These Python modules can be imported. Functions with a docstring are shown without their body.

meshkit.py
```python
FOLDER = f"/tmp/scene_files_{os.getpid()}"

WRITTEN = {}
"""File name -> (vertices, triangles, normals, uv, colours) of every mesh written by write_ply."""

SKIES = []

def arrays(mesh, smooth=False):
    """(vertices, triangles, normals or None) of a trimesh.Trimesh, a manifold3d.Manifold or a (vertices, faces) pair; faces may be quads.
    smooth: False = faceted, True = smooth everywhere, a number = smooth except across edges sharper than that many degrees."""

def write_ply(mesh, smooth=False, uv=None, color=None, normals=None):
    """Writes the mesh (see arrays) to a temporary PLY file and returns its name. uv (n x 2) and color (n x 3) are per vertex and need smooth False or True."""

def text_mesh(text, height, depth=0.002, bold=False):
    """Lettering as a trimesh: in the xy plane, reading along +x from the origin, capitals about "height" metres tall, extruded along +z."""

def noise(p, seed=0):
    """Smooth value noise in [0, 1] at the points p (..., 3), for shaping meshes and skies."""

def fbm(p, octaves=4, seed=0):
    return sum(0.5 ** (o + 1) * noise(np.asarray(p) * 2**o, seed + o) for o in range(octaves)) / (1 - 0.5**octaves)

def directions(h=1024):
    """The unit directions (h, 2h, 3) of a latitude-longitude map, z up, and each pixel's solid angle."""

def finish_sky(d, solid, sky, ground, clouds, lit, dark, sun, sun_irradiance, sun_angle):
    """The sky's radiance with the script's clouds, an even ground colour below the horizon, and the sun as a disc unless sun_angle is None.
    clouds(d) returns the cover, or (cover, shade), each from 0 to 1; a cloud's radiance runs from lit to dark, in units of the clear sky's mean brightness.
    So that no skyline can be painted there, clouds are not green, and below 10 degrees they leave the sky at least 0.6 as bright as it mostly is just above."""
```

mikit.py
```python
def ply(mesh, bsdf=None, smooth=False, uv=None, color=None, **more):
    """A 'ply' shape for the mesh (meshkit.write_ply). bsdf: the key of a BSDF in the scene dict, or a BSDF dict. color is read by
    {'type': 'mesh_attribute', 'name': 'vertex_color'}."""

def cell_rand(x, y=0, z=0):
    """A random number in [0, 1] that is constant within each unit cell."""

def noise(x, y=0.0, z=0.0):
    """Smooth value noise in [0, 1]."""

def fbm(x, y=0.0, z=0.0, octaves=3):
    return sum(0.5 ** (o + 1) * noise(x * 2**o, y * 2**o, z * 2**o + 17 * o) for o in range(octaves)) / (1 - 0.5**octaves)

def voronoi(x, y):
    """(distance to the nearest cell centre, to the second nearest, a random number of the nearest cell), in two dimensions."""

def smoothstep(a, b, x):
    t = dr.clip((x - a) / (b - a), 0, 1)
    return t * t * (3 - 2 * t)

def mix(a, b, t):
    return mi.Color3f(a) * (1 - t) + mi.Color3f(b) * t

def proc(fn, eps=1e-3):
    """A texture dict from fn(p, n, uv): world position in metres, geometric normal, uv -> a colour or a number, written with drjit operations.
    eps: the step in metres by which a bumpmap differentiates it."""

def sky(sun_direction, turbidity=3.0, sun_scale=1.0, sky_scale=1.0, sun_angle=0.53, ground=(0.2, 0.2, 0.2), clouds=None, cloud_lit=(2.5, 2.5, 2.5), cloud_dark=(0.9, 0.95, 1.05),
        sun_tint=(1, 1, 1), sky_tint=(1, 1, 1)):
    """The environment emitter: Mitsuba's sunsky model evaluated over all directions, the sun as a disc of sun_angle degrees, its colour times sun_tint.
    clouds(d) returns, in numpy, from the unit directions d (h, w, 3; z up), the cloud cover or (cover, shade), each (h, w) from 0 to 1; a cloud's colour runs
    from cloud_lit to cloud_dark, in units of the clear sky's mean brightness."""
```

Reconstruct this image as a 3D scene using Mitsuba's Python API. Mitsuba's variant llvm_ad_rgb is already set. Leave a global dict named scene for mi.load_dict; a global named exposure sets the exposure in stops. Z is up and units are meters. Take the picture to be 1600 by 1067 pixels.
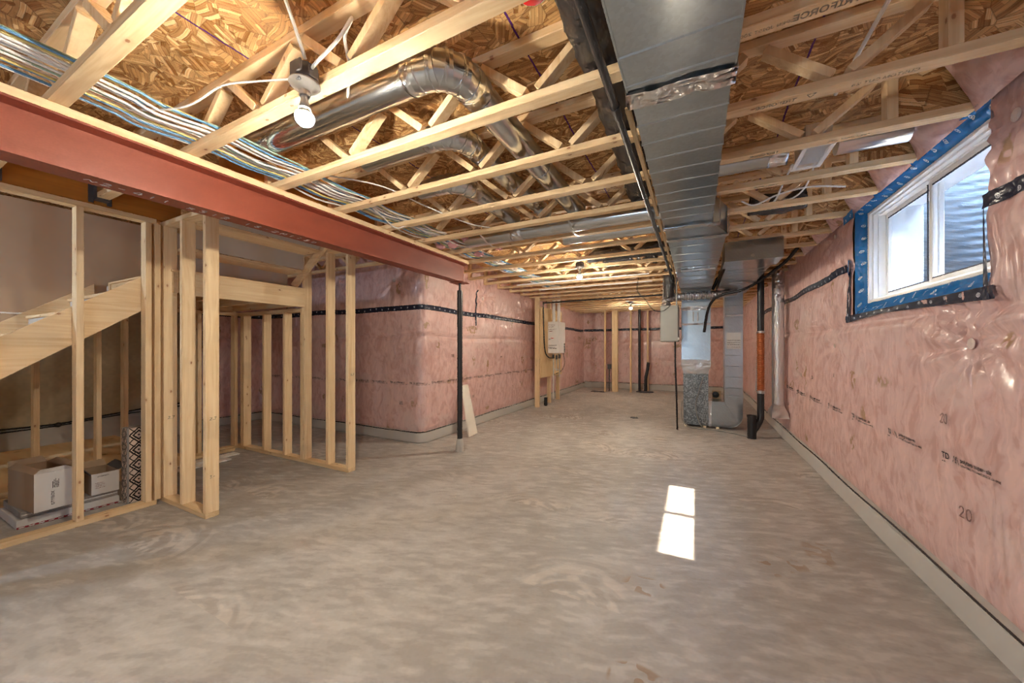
import math, random
import numpy as np
import trimesh
import mitsuba as mi
import drjit as dr
import mikit, meshkit
from mikit import proc, noise, fbm, voronoi, cell_rand, smoothstep, mix

T = mi.ScalarTransform4f
rng = random.Random(7)
scene, labels = {}, {}

# ------------------------------------------------------------------ camera, sky, sun, exposure
F, YAW, HORIZON, EYE = 564.0, 0.4694, 523.6, 1.29          # focal length in pixels of a 1600 px wide frame
scene['camera'] = {'type': 'perspective', 'fov': math.degrees(2 * math.atan(800 / F)), 'fov_axis': 'x',
                   'near_clip': 0.05, 'far_clip': 200.0,
                   'principal_point_offset_x': 0.0, 'principal_point_offset_y': (HORIZON - 533.5) / 1067.0,
                   'to_world': T().look_at(origin=[0, 0, EYE], target=[-math.sin(YAW), math.cos(YAW), EYE], up=[0, 0, 1])}
SUN = (1.0, 0.01, 1.36)
scene['sky'] = mikit.sky(SUN, turbidity=3.0, sun_scale=0.5, sky_scale=6.5, sky_tint=(1.0, 0.95, 0.88), ground=(0.3, 0.3, 0.3))
exposure = 5.0
BULB = (72.0, 64.5, 51.5)            # radiance of the bare bulbs
BULB_UNSEEN = (18.0, 23.5, 29.5)     # unseen bulbs, placed to light the foreground, joist undersides and stairs

# ------------------------------------------------------------------ materials
def principled(**k):
    return {'type': 'principled', **k}

def rgb(*c):
    return {'type': 'rgb', 'value': list(c)}

def two(b):
    return {'type': 'twosided', 'bsdf': b}

def srgb(r, g, b):
    return [((v / 255 + 0.055) / 1.055) ** 2.4 if v > 10 else v / 255 / 12.92 for v in (r, g, b)]

def f_wood(p, n, uv):
    # uv.x = 10 * axis + tone in [0,1], uv.y = seed of the piece
    ax = dr.floor(uv.x / 10)
    tone = uv.x - ax * 10
    a = dr.select(ax < 0.5, p.x, dr.select(ax < 1.5, p.y, p.z))
    b = dr.select(ax < 0.5, p.y, p.x)
    c = dr.select(ax < 1.5, p.z, p.y)
    s = uv.y * 13.7
    warp = fbm(a * 1.7 + s, b * 9, c * 9) * 0.09
    g = fbm((b + warp) * 55 + s, (c + warp) * 55 - s, a * 1.3 + s, octaves=3)
    fine = noise(b * 260 + s, c * 260, a * 9)
    kx, ky = a * 4.6 + s, (b + c) * 16 + s
    d1, d2, w = voronoi(kx, ky * 0.5)
    knot = smoothstep(0.075, 0.03, d1) * dr.select(w > 0.66, 1.0, 0.0)
    ring = smoothstep(0.17, 0.05, d1) * dr.select(w > 0.66, 0.3, 0.0)
    base = mix(srgb(238, 216, 180), srgb(208, 174, 128), g * 1.15 - 0.1)
    base = mix(base, srgb(238, 218, 184), dr.clip(fine - 0.45, 0, 1) * 0.45)
    base = mix(base, srgb(150, 92, 52), dr.maximum(knot * 0.8, ring * 0.5))
    base = base * mix([0.74, 0.68, 0.60], [1.04, 1.04, 1.03], tone)
    dirt = smoothstep(0.62, 0.8, fbm(p.x * 3 + s, p.y * 3, p.z * 3))
    return base * (1 - 0.14 * dirt)

def strands(u, v, k, lo, hi, off):
    """One layer of wood strands: patches of random direction, each made of parallel flakes."""
    wu, wv = u + 0.03 * noise(u * 9 + off, v * 9), v + 0.03 * noise(u * 9, v * 9 + off)
    d1, d2, c = voronoi(wu * k + off, wv * k * 1.3 - off)
    ang = lo + (hi - lo) * c
    ca, sa = dr.cos(ang), dr.sin(ang)
    x, y = wu * ca - wv * sa, wu * sa + wv * ca
    row = dr.floor(y / 0.016 + c * 50)
    col = dr.floor(x / 0.11 + cell_rand(row, off, 3) * 7 + c * 31)
    w = cell_rand(row, col, off + c * 0)
    fy = y / 0.016 + c * 50 - row
    edge = smoothstep(0.0, 0.14, dr.minimum(fy, 1 - fy)) * smoothstep(0.0, 0.06, d2 - d1)
    streak = noise(x * 14 + w * 40, y * 360, off)
    return dr.clip(w * 0.85 + streak * 0.34 - 0.1, 0, 1), edge

def f_osb(p, n, uv):
    u, v = p.x + 0.31 * p.z, p.y + 0.83 * p.z
    w1, e1 = strands(u, v, 7.0, -0.5, 1.3, 3.0)
    w2, e2 = strands(u, v, 9.0, -1.4, 0.9, 31.0)
    m = smoothstep(0.48, 0.52, noise(u * 17 + 4, v * 21))
    w, e = w1 * (1 - m) + w2 * m, e1 * (1 - m) + e2 * m
    big = fbm(u * 1.1, v * 1.1, 5.0)
    base = mix(srgb(146, 92, 46), srgb(230, 190, 132), w)
    base = mix(base, srgb(242, 216, 170), smoothstep(0.80, 0.95, w) * 0.6)
    base = mix(base, srgb(92, 54, 26), (1 - e) * 0.45)
    return base * (0.86 + 0.28 * big)

def f_concrete(p, n, uv):
    big = fbm(p.x * 0.55 + 3, p.y * 0.55, 1.0, octaves=4)
    mid = fbm(p.x * 2.6 + 11 + big * 2, p.y * 1.2 + big, 4.0, octaves=4)
    # trowel sweeps: arcs around scattered centres
    cx, cy = dr.floor(p.x / 0.9), dr.floor(p.y / 0.9)
    rx, ry = cell_rand(cx, cy, 1), cell_rand(cx, cy, 2)
    qx, qy = p.x / 0.9 - cx - (0.2 + 0.6 * rx), p.y / 0.9 - cy - (-0.3 + 0.4 * ry)
    rad, ang = dr.sqrt(qx * qx + qy * qy), dr.atan2(qy, qx)
    arc = noise(rad * 34 + rx * 50, ang * 3.0 + ry * 9, 2.0)
    amask = smoothstep(0.48, 0.62, noise(p.x * 1.6 + 20, p.y * 1.6)) * smoothstep(0.62, 0.30, rad)
    streak = fbm(p.x * 9 + p.y * 3, p.y * 26 - p.x * 9 + mid * 3, 7.0, octaves=4)
    fine = fbm(p.x * 60, p.y * 60, 1.5, octaves=2)
    base = mix(srgb(158, 154, 148), srgb(184, 179, 172), smoothstep(0.25, 0.75, big * 0.55 + mid * 0.45))
    base = mix(base, srgb(200, 196, 190), smoothstep(0.52, 0.75, streak) * 0.38)
    base = mix(base, srgb(140, 133, 126), smoothstep(0.48, 0.30, streak) * 0.32)
    base = mix(base, srgb(206, 196, 184), amask * smoothstep(0.5, 0.68, arc) * 0.38)
    base = mix(base, srgb(136, 122, 108), amask * smoothstep(0.46, 0.32, arc) * 0.25)
    base = base * (0.93 + 0.14 * fine)
    # dried mud: boot prints scattered between the window and the middle of the floor
    mud = smoothstep(0.74, 0.80, noise(p.x * 3.3 + 1.7, p.y * 3.3 + 8.2)) * smoothstep(0.5, 0.62, noise(p.x * 26, p.y * 26)) \
        * smoothstep(-0.75, -0.3, p.x) * smoothstep(1.0, 0.7, p.x) * smoothstep(3.6, 2.4, p.y)
    return mix(base * mi.Color3f(0.92, 0.92, 0.94), srgb(138, 106, 72), mud * 0.6)

def f_concrete_bump(p, n, uv):
    return fbm(p.x * 7, p.y * 14, p.z * 9, octaves=4) * 0.7 + noise(p.x * 120, p.y * 120, p.z * 120) * 0.12

def f_found(p, n, uv):
    q = p.y if False else p.y + p.x
    big = fbm(q * 1.3, p.z * 1.8, 3.0, octaves=4)
    fine = fbm(q * 30, p.z * 30, 8.0, octaves=2)
    return mix(srgb(164, 148, 122), srgb(204, 188, 158), big) * (0.9 + 0.2 * fine)

def f_pink(p, n, uv):
    s, z = uv.x, uv.y
    big = fbm(s * 1.5 + 5, z * 1.7, 2.0, octaves=3)
    w = fbm(s * 5, z * 5, 9.0)
    fuzz = fbm(s * 22 + w * 3, z * 14 + w * 4, 4.0, octaves=4)
    swirl = noise(s * 70 + w * 6, z * 9 - w * 5, 6.0)
    base = mix(srgb(216, 184, 180), srgb(200, 162, 156), big)
    base = mix(base, srgb(220, 186, 180), smoothstep(0.5, 0.72, fuzz) * 0.65)
    base = mix(base, srgb(192, 146, 138), smoothstep(0.5, 0.28, fuzz) * 0.6)
    base = mix(base, srgb(240, 204, 198), smoothstep(0.6, 0.9, swirl) * 0.22)
    # pale patches in the sheet and a few brown stains
    pale = smoothstep(0.58, 0.75, fbm(s * 2.2 + 40, z * 3.6, 1.0, octaves=4))
    base = mix(base, srgb(216, 196, 190), pale * 0.35)
    stain = smoothstep(0.89, 0.93, noise(s * 4.3 + 9.3, z * 3.7 + 4.1)) * smoothstep(0.35, 0.6, noise(s * 42, z * 33))
    return mix(base, srgb(150, 112, 62), stain * 0.7)

def f_pink_bump(p, n, uv):
    s, z = uv.x, uv.y
    m = fbm(s * 1.3 + 3, z * 1.6, 1.0)
    w = fbm(s * 3, z * 3, 5.0) * 2.4
    v1 = 1 - dr.abs(2 * noise(s * 17 + w, z * 2.6 + w, 2.0) - 1)
    v2 = 1 - dr.abs(2 * noise(s * 9 - z * 9 + w, z * 8 + s * 7, 6.0) - 1)
    v3 = 1 - dr.abs(2 * noise(s * 36 + w * 3, z * 14 - w * 2, 9.0) - 1)
    return v1 * v1 * smoothstep(0.35, 0.6, m) + v2 * v2 * 0.45 * smoothstep(0.45, 0.7, fbm(s * 0.9, z * 1.1 + 20, 3.0)) + v3 * v3 * v3 * 0.3

def f_galv(p, n, uv):
    q = p.x + p.z * 0.7
    d1, d2, w = voronoi(q * 90, (p.y + p.z * 0.4) * 90)
    b = 0.50 + 0.05 * w
    cloud = fbm(q * 3, p.y * 3, 1.0)
    v = b * (0.86 + 0.25 * cloud)
    return mi.Color3f(v * 0.86, v * 0.99, v * 1.09)

def f_galv_rough(p, n, uv):
    d1, d2, w = voronoi((p.x + p.z * 0.7) * 90, (p.y + p.z * 0.4) * 90)
    return 0.13 + 0.05 * w + 0.07 * fbm(p.x * 5, p.y * 5, p.z * 5)

def f_dark_galv(p, n, uv):
    d1, d2, w = voronoi(p.x * 70 + p.y * 30, p.z * 70)
    return mi.Color3f(0.16 + 0.30 * w * w) * mi.Color3f(0.86, 0.95, 1.0)

def f_crinkle(p, n, uv):
    w = fbm(p.x * 9, p.y * 9, p.z * 9) * 2
    v1 = 1 - dr.abs(2 * noise(p.x * 42 + w, p.y * 42, p.z * 42 + w) - 1)
    v2 = 1 - dr.abs(2 * noise(p.x * 20 - w, p.y * 20 + w, p.z * 20) - 1)
    return v1 * v1 * 0.45 + v2 * v2

def f_steel(p, n, uv):
    g = fbm(p.y * 3, p.x * 9, p.z * 9, octaves=4)
    f = noise(p.y * 180, p.x * 180, p.z * 180)
    return mix(srgb(120, 57, 42), srgb(144, 73, 54), g) * (0.94 + 0.12 * f)

def dots(base, dot, period, radius):
    def fn(p, n, uv):
        k = dr.floor(uv.x / period)
        r = cell_rand(k, 3, 1)
        dx = uv.x - (k + 0.5) * period
        dy = uv.y - 0.5 - (r - 0.5) * 0.4
        d = dr.sqrt(dx * dx + dr.square(dy * 0.065))
        ring = smoothstep(radius, radius * 0.8, d) * smoothstep(radius * 0.12, radius * 0.45, dr.abs(d - radius * 0.45) + 0.3 * radius * noise(dx * 300, dy * 30, k))
        return mix(base, dot, ring)
    return fn

f_bluetape = dots(srgb(34, 116, 184), srgb(220, 230, 238), 0.11, 0.013)
f_darktape = dots(srgb(22, 28, 50), srgb(190, 196, 206), 0.12, 0.013)

def f_drywall(p, n, uv):
    g = fbm(p.y * 2, p.z * 2, 3.0, octaves=4)
    return mix(srgb(178, 152, 126), srgb(198, 172, 146), g)

def f_plywood(p, n, uv):
    g = fbm(p.x * 1.2, p.y * 14, p.z * 4, octaves=4)
    k = smoothstep(0.1, 0.03, voronoi(p.x * 2.1, p.y * 3.0)[0])
    return mix(mix(srgb(232, 204, 160), srgb(208, 174, 128), g), srgb(140, 92, 50), k * 0.5)

def f_lvl(p, n, uv):
    g = fbm(p.y * 2.2, p.z * 26, p.x * 20, octaves=4)
    return mix(srgb(196, 132, 58), srgb(150, 92, 36), g)

def f_card(p, n, uv):
    g = fbm(p.x * 14, p.y * 14, p.z * 3)
    return mix(srgb(172, 150, 128), srgb(152, 130, 108), g)

def f_pattern(p, n, uv):
    # black and cream moroccan lattice printed on the pack
    u, v = (uv.x - dr.floor(uv.x)) - 0.5, (uv.y - dr.floor(uv.y)) - 0.5
    a = dr.abs(u) + dr.abs(v)
    ring = smoothstep(0.075, 0.055, dr.abs(a - 0.30)) + smoothstep(0.07, 0.05, dr.abs(a - 0.50)) + smoothstep(0.08, 0.06, a)
    x = smoothstep(0.05, 0.03, dr.abs(dr.abs(u) - dr.abs(v))) * smoothstep(0.34, 0.4, a)
    m = dr.clip(ring + x, 0, 1)
    return mix(srgb(206, 184, 168), srgb(30, 24, 24), m)

def f_well(p, n, uv):
    d1, d2, w = voronoi(p.y * 70, p.z * 70 + p.x * 20)
    return mix(srgb(84, 84, 82), srgb(114, 113, 110), w)

M = {}
def mat(name, b):
    scene['mat_' + name] = {**b, 'id': 'mat_' + name} if False else b
    M[name] = 'mat_' + name

def bumped(b, fn, scale, eps=1e-3):
    return {'type': 'bumpmap', 'arbitrary': proc(fn, eps), 'scale': scale, 'bsdf': b}

mat('wood', two(principled(base_color=proc(f_wood), roughness=0.62, specular=0.3)))
mat('osb', two(principled(base_color=proc(f_osb), roughness=0.7, specular=0.2)))
mat('floor', two(bumped(principled(base_color=proc(f_concrete), roughness=0.5, specular=0.35), f_concrete_bump, 0.004, 2e-3)))
mat('foundation', two(principled(base_color=proc(f_found), roughness=0.85, specular=0.2)))
mat('pink', two(bumped(principled(base_color=proc(f_pink), roughness=0.30, specular=0.55, clearcoat=1.0, clearcoat_gloss=0.96), f_pink_bump, 0.013, 2e-3)))
mat('galv', two(principled(base_color=proc(f_galv), roughness=proc(f_galv_rough), metallic=1.0)))
mat('foil', two(bumped(principled(base_color=rgb(0.74, 0.76, 0.78), roughness=0.16, metallic=1.0), f_crinkle, 0.006)))
mat('pipe', two(principled(base_color=rgb(0.60, 0.63, 0.65), roughness=0.16, metallic=1.0)))
mat('dark_galv', two(principled(base_color=proc(f_dark_galv), roughness=0.45, metallic=0.75)))
mat('steel', two(principled(base_color=proc(f_steel), roughness=0.5, specular=0.4)))
mat('black_film', two(bumped(principled(base_color=rgb(0.022, 0.022, 0.024), roughness=0.22, specular=0.8, clearcoat=0.6, clearcoat_gloss=0.9), f_crinkle, 0.007)))
mat('black', two(principled(base_color=rgb(0.014, 0.014, 0.016), roughness=0.35, specular=0.5)))
mat('dark_grey', two(principled(base_color=rgb(0.06, 0.06, 0.07), roughness=0.5)))
mat('iron', two(principled(base_color=rgb(0.02, 0.02, 0.022), roughness=0.4, specular=0.5)))
mat('vinyl', two(principled(base_color=rgb(0.82, 0.82, 0.80), roughness=0.3, specular=0.5)))
mat('white', two(principled(base_color=rgb(0.78, 0.77, 0.74), roughness=0.4)))
mat('cream', two(principled(base_color=rgb(0.74, 0.70, 0.62), roughness=0.6)))
mat('cable_white', two(principled(base_color=rgb(0.80, 0.79, 0.75), roughness=0.4)))
mat('cable_blue', two(principled(base_color=rgb(0.12, 0.30, 0.52), roughness=0.4)))
mat('cable_yellow', two(principled(base_color=rgb(0.66, 0.56, 0.22), roughness=0.4)))
mat('cable_green', two(principled(base_color=rgb(0.30, 0.46, 0.38), roughness=0.4)))
mat('blue_tape', two(bumped(principled(base_color=proc(f_bluetape), roughness=0.22, specular=0.5, clearcoat=0.6, clearcoat_gloss=0.95), f_crinkle, 0.010)))
mat('dark_tape', two(bumped(principled(base_color=proc(f_darktape), roughness=0.28, specular=0.5), f_crinkle, 0.003)))
mat('strip', two(principled(base_color=rgb(0.46, 0.44, 0.41), roughness=0.6)))
mat('poly', two(bumped(principled(base_color=rgb(0.44, 0.42, 0.39), roughness=0.25, specular=0.6), f_crinkle, 0.008)))
mat('washer', two(principled(base_color=rgb(0.62, 0.50, 0.46), roughness=0.35, specular=0.5)))
mat('drywall', two(principled(base_color=proc(f_drywall), roughness=0.85, specular=0.15)))
mat('riser', two(principled(base_color=rgb(0.50, 0.46, 0.41), roughness=0.7)))
mat('plywood', two(principled(base_color=proc(f_plywood), roughness=0.65, specular=0.25)))
mat('plenum', two(principled(base_color=proc(f_galv), roughness=0.3, metallic=1.0)))
mat('lvl', two(principled(base_color=proc(f_lvl), roughness=0.6, specular=0.25)))
mat('card', two(principled(base_color=proc(f_card), roughness=0.8, specular=0.2)))
mat('carton_white', two(principled(base_color=rgb(0.56, 0.55, 0.54), roughness=0.6)))
mat('carton_grey', two(principled(base_color=rgb(0.27, 0.25, 0.24), roughness=0.7)))
mat('carton_red', two(principled(base_color=rgb(0.22, 0.02, 0.03), roughness=0.6)))
mat('pattern', two(principled(base_color=proc(f_pattern), roughness=0.6)))
mat('ink', two(principled(base_color=rgb(0.05, 0.035, 0.04), roughness=0.7, specular=0.1)))
mat('ink_soft', two(principled(base_color=rgb(0.22, 0.13, 0.12), roughness=0.7, specular=0.1)))
mat('ink_wood', two(principled(base_color=rgb(0.24, 0.19, 0.14), roughness=0.8, specular=0.1)))
mat('ink_purple', two(principled(base_color=rgb(0.10, 0.03, 0.16), roughness=0.8, specular=0.1)))
mat('chalk', two(principled(base_color=rgb(0.72, 0.70, 0.68), roughness=0.9, specular=0.1)))
mat('copper', two(principled(base_color=rgb(0.50, 0.17, 0.06), roughness=0.3, metallic=0.7)))
mat('red', two(principled(base_color=rgb(0.62, 0.02, 0.02), roughness=0.35)))
mat('grey_panel', two(principled(base_color=rgb(0.30, 0.30, 0.28), roughness=0.45, metallic=0.4)))
mat('porcelain', two(principled(base_color=rgb(0.34, 0.32, 0.29), roughness=0.25)))
mat('well', two(principled(base_color=proc(f_well), roughness=0.4, metallic=0.4)))
mat('gravel', two(principled(base_color=rgb(0.30, 0.28, 0.26), roughness=0.9)))
mat('glass', {'type': 'thindielectric', 'int_ior': 1.5})
mat('pink_fluff', two(principled(base_color=rgb(0.66, 0.36, 0.36), roughness=0.9, specular=0.1)))

# ------------------------------------------------------------------ mesh helpers
_cb = None
def chbox(x0, x1, y0, y1, z0, z1, c=0.0025):
    """A box with chamfered edges."""
    global _cb
    sg = np.array([[x, y, z] for x in (0, 1) for y in (0, 1) for z in (0, 1)], float)
    if _cb is None:
        pts = []
        for q in sg:
            for k in range(3):
                o = np.where(q > 0, 1.0, 0.0) * 1.0
                pts.append((q.copy(), k))
        v = np.array([np.where(q > 0, 1.0, 0.0) + np.where(np.arange(3) == k, 0.0, np.where(q > 0, -0.1, 0.1)) for q, k in pts])
        h = trimesh.convex.convex_hull(v, qhull_options='QbB Pp QJ')
        idx = [int(np.argmin(np.linalg.norm(v - p, axis=1))) for p in h.vertices]
        _cb = (pts, np.array([[idx[a] for a in f] for f in h.faces]))
    pts, faces = _cb
    lo, hi = np.array([min(x0, x1), min(y0, y1), min(z0, z1)]), np.array([max(x0, x1), max(y0, y1), max(z0, z1)])
    c = min(c, 0.3 * float((hi - lo).min()))
    v = np.array([np.where(q > 0, hi, lo) + np.where(np.arange(3) == k, 0.0, np.where(q > 0, -c, c)) for q, k in pts])
    return trimesh.Trimesh(v, faces.copy(), process=False)

def box(x0, x1, y0, y1, z0, z1):
    m = trimesh.creation.box((abs(x1 - x0), abs(y1 - y0), abs(z1 - z0)))
    m.apply_translation(((x0 + x1) / 2, (y0 + y1) / 2, (z0 + z1) / 2))
    return m

def bar(p0, p1, w, h, up=(0, 0, 1), c=0.002):
    """A bar from p0 to p1: w across, h along up."""
    p0, p1, up = np.array(p0, float), np.array(p1, float), np.array(up, float)
    d = p1 - p0
    L = np.linalg.norm(d)
    d /= L
    s = np.cross(up, d); s /= np.linalg.norm(s)
    u = np.cross(d, s)
    m = chbox(0, L, -w / 2, w / 2, -h / 2, h / 2, c)
    R = np.eye(4); R[:3, 0], R[:3, 1], R[:3, 2], R[:3, 3] = d, s, u, p0
    m.apply_transform(R)
    return m

def frames(path):
    path = np.asarray(path, float)
    t = np.gradient(path, axis=0)
    t /= np.linalg.norm(t, axis=1, keepdims=True) + 1e-12
    a = np.array([0, 0, 1.0]) if abs(t[0][2]) < 0.9 else np.array([1.0, 0, 0])
    n = np.cross(t[0], a); n /= np.linalg.norm(n)
    out = []
    for i in range(len(path)):
        n = n - t[i] * np.dot(n, t[i]); n /= np.linalg.norm(n)
        out.append((n.copy(), np.cross(t[i], n)))
    return path, out

def loft(rings, cap=True):
    rings = [np.asarray(r, float) for r in rings]
    n = len(rings[0])
    v = np.vstack(rings)
    f = []
    for i in range(len(rings) - 1):
        for j in range(n):
            a, b = i * n + j, i * n + (j + 1) % n
            f += [[a, b, b + n], [a, b + n, a + n]]
    if cap:
        for base, flip in ((0, True), ((len(rings) - 1) * n, False)):
            for j in range(1, n - 1):
                t = [base, base + j, base + j + 1]
                f.append(t[::-1] if flip else t)
    m = trimesh.Trimesh(v, np.array(f), process=False)
    if cap and m.volume < 0:
        m.invert()
    return m

def smooth_path(pts, n=24):
    """Catmull-Rom through the points."""
    p = np.asarray(pts, float)
    p = np.vstack([2 * p[0] - p[1], p, 2 * p[-1] - p[-2]])
    out = []
    for i in range(1, len(p) - 2):
        for t in np.linspace(0, 1, n, endpoint=False):
            out.append(0.5 * ((2 * p[i]) + (-p[i - 1] + p[i + 1]) * t + (2 * p[i - 1] - 5 * p[i] + 4 * p[i + 1] - p[i + 2]) * t * t + (-p[i - 1] + 3 * p[i] - 3 * p[i + 1] + p[i + 2]) * t ** 3))
    out.append(p[-2])
    return np.array(out)

def tube(path, r, n=12, cap=True):
    """r: a number or a function (arc fraction index i, angles) -> radii."""
    path, fr = frames(path)
    a = np.linspace(0, 2 * np.pi, n, endpoint=False)
    rings = []
    for i, (u, w) in enumerate(fr):
        rr = r(i, a) if callable(r) else np.full(n, r[i] if hasattr(r, '__len__') else r)
        rings.append(path[i] + (np.cos(a) * rr)[:, None] * u + (np.sin(a) * rr)[:, None] * w)
    return loft(rings, cap)

def line(p0, p1, n):
    t = np.linspace(0, 1, n)[:, None]
    return np.array(p0, float) * (1 - t) + np.array(p1, float) * t

def lathe(profile, origin, n=28, axis=(0, 0, 1)):
    """profile: (radius, height) pairs, turned about axis through origin."""
    ax = np.array(axis, float); ax /= np.linalg.norm(ax)
    a0 = np.array([1.0, 0, 0]) if abs(ax[0]) < 0.9 else np.array([0, 1.0, 0])
    u = np.cross(ax, a0); u /= np.linalg.norm(u)
    w = np.cross(ax, u)
    a = np.linspace(0, 2 * np.pi, n, endpoint=False)
    rings = [np.array(origin) + h * ax + max(r, 1e-4) * (np.cos(a)[:, None] * u + np.sin(a)[:, None] * w) for r, h in profile]
    return loft(rings)

def join(*ms):
    ms = [m for m in ms if m is not None]
    return trimesh.util.concatenate(ms) if len(ms) > 1 else ms[0]

def rect(x0, x1, z0, z1, y):
    return [[x0, y, z0], [x1, y, z0], [x1, y, z1], [x0, y, z1]]

def grid(P, flip=False):
    """A surface through a grid of points (n, m, 3)."""
    n, m = P.shape[:2]
    idx = np.arange(n * m).reshape(n, m)
    a, b, c, d = idx[:-1, :-1].ravel(), idx[1:, :-1].ravel(), idx[1:, 1:].ravel(), idx[:-1, 1:].ravel()
    f = np.vstack([np.stack([a, b, c], 1), np.stack([a, c, d], 1)])
    return trimesh.Trimesh(P.reshape(-1, 3), f[:, ::-1] if flip else f, process=False)

# ------------------------------------------------------------------ naming helpers
def key(name):
    if name not in _used:
        _used[name] = 0
        return name
    _used[name] += 1
    return f'{name}_{_used[name]:03d}'
_used = {}

def thing(name, label=None, cat=None, group=None, kind=None):
    k = key(name)
    d = {}
    if label: d['label'] = label
    if cat: d['category'] = cat
    if group: d['group'] = group
    if kind: d['kind'] = kind
    if d: labels[k] = d
    return k

def put(k, mesh, m, smooth=False, label=None, **more):
    scene[k] = mikit.ply(mesh, M[m], smooth, **more)
    if label:
        labels.setdefault(k, {})['label'] = label
    return k

def part(parent, name, mesh, m, smooth=False, label=None, **more):
    k = key(parent + '__' + name)
    return put(k, mesh, m, smooth, label, **more)

def wuv(mesh, axis, tone=None, seed=None):
    tone = rng.uniform(0.55, 1.0) if tone is None else tone
    seed = rng.uniform(0, 9) if seed is None else seed
    return np.tile([10.0 * axis + min(max(tone, 0.01), 0.99), seed], (len(mesh.vertices), 1))

def wood(parent, name, mesh, axis, tone=None, label=None):
    return part(parent, name, mesh, 'wood', uv=wuv(mesh, axis, tone), label=label)

def struct(name, mesh=None, m=None, smooth=False, **more):
    labels[name] = {'kind': 'structure'}
    _used[name] = 0
    if mesh is not None:
        put(name, mesh, m, smooth, **more)
    return name

# ------------------------------------------------------------------ dimensions
XR, XL, YF, YC = 1.16, -3.29, 11.73, 3.80     # right wall, left wall, far wall, wall of the jog
ZJ, ZT = 2.388, 2.690                         # underside of the joists and of the subfloor
XS = -7.02                                    # foundation wall beyond the stairs
YB = -4.2                                     # wall behind the photographer
NJ, J0, DJ = 24, 0.524, 0.488                 # joists

# ------------------------------------------------------------------ structure
struct('floor', box(XS - 0.3, XR + 0.5, YB - 0.3, YF + 0.4, -0.15, 0.0), 'floor')
struct('wall_foundation', box(XS - 0.25, XS, YB - 0.2, 2.70, 0, ZT), 'foundation')
labels['wall_foundation']['label'] = 'bare concrete foundation wall beyond the stairs'
struct('wall_back', box(XS - 0.25, XR + 0.4, YB - 0.2, YB, 0, ZT), 'foundation')
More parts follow.
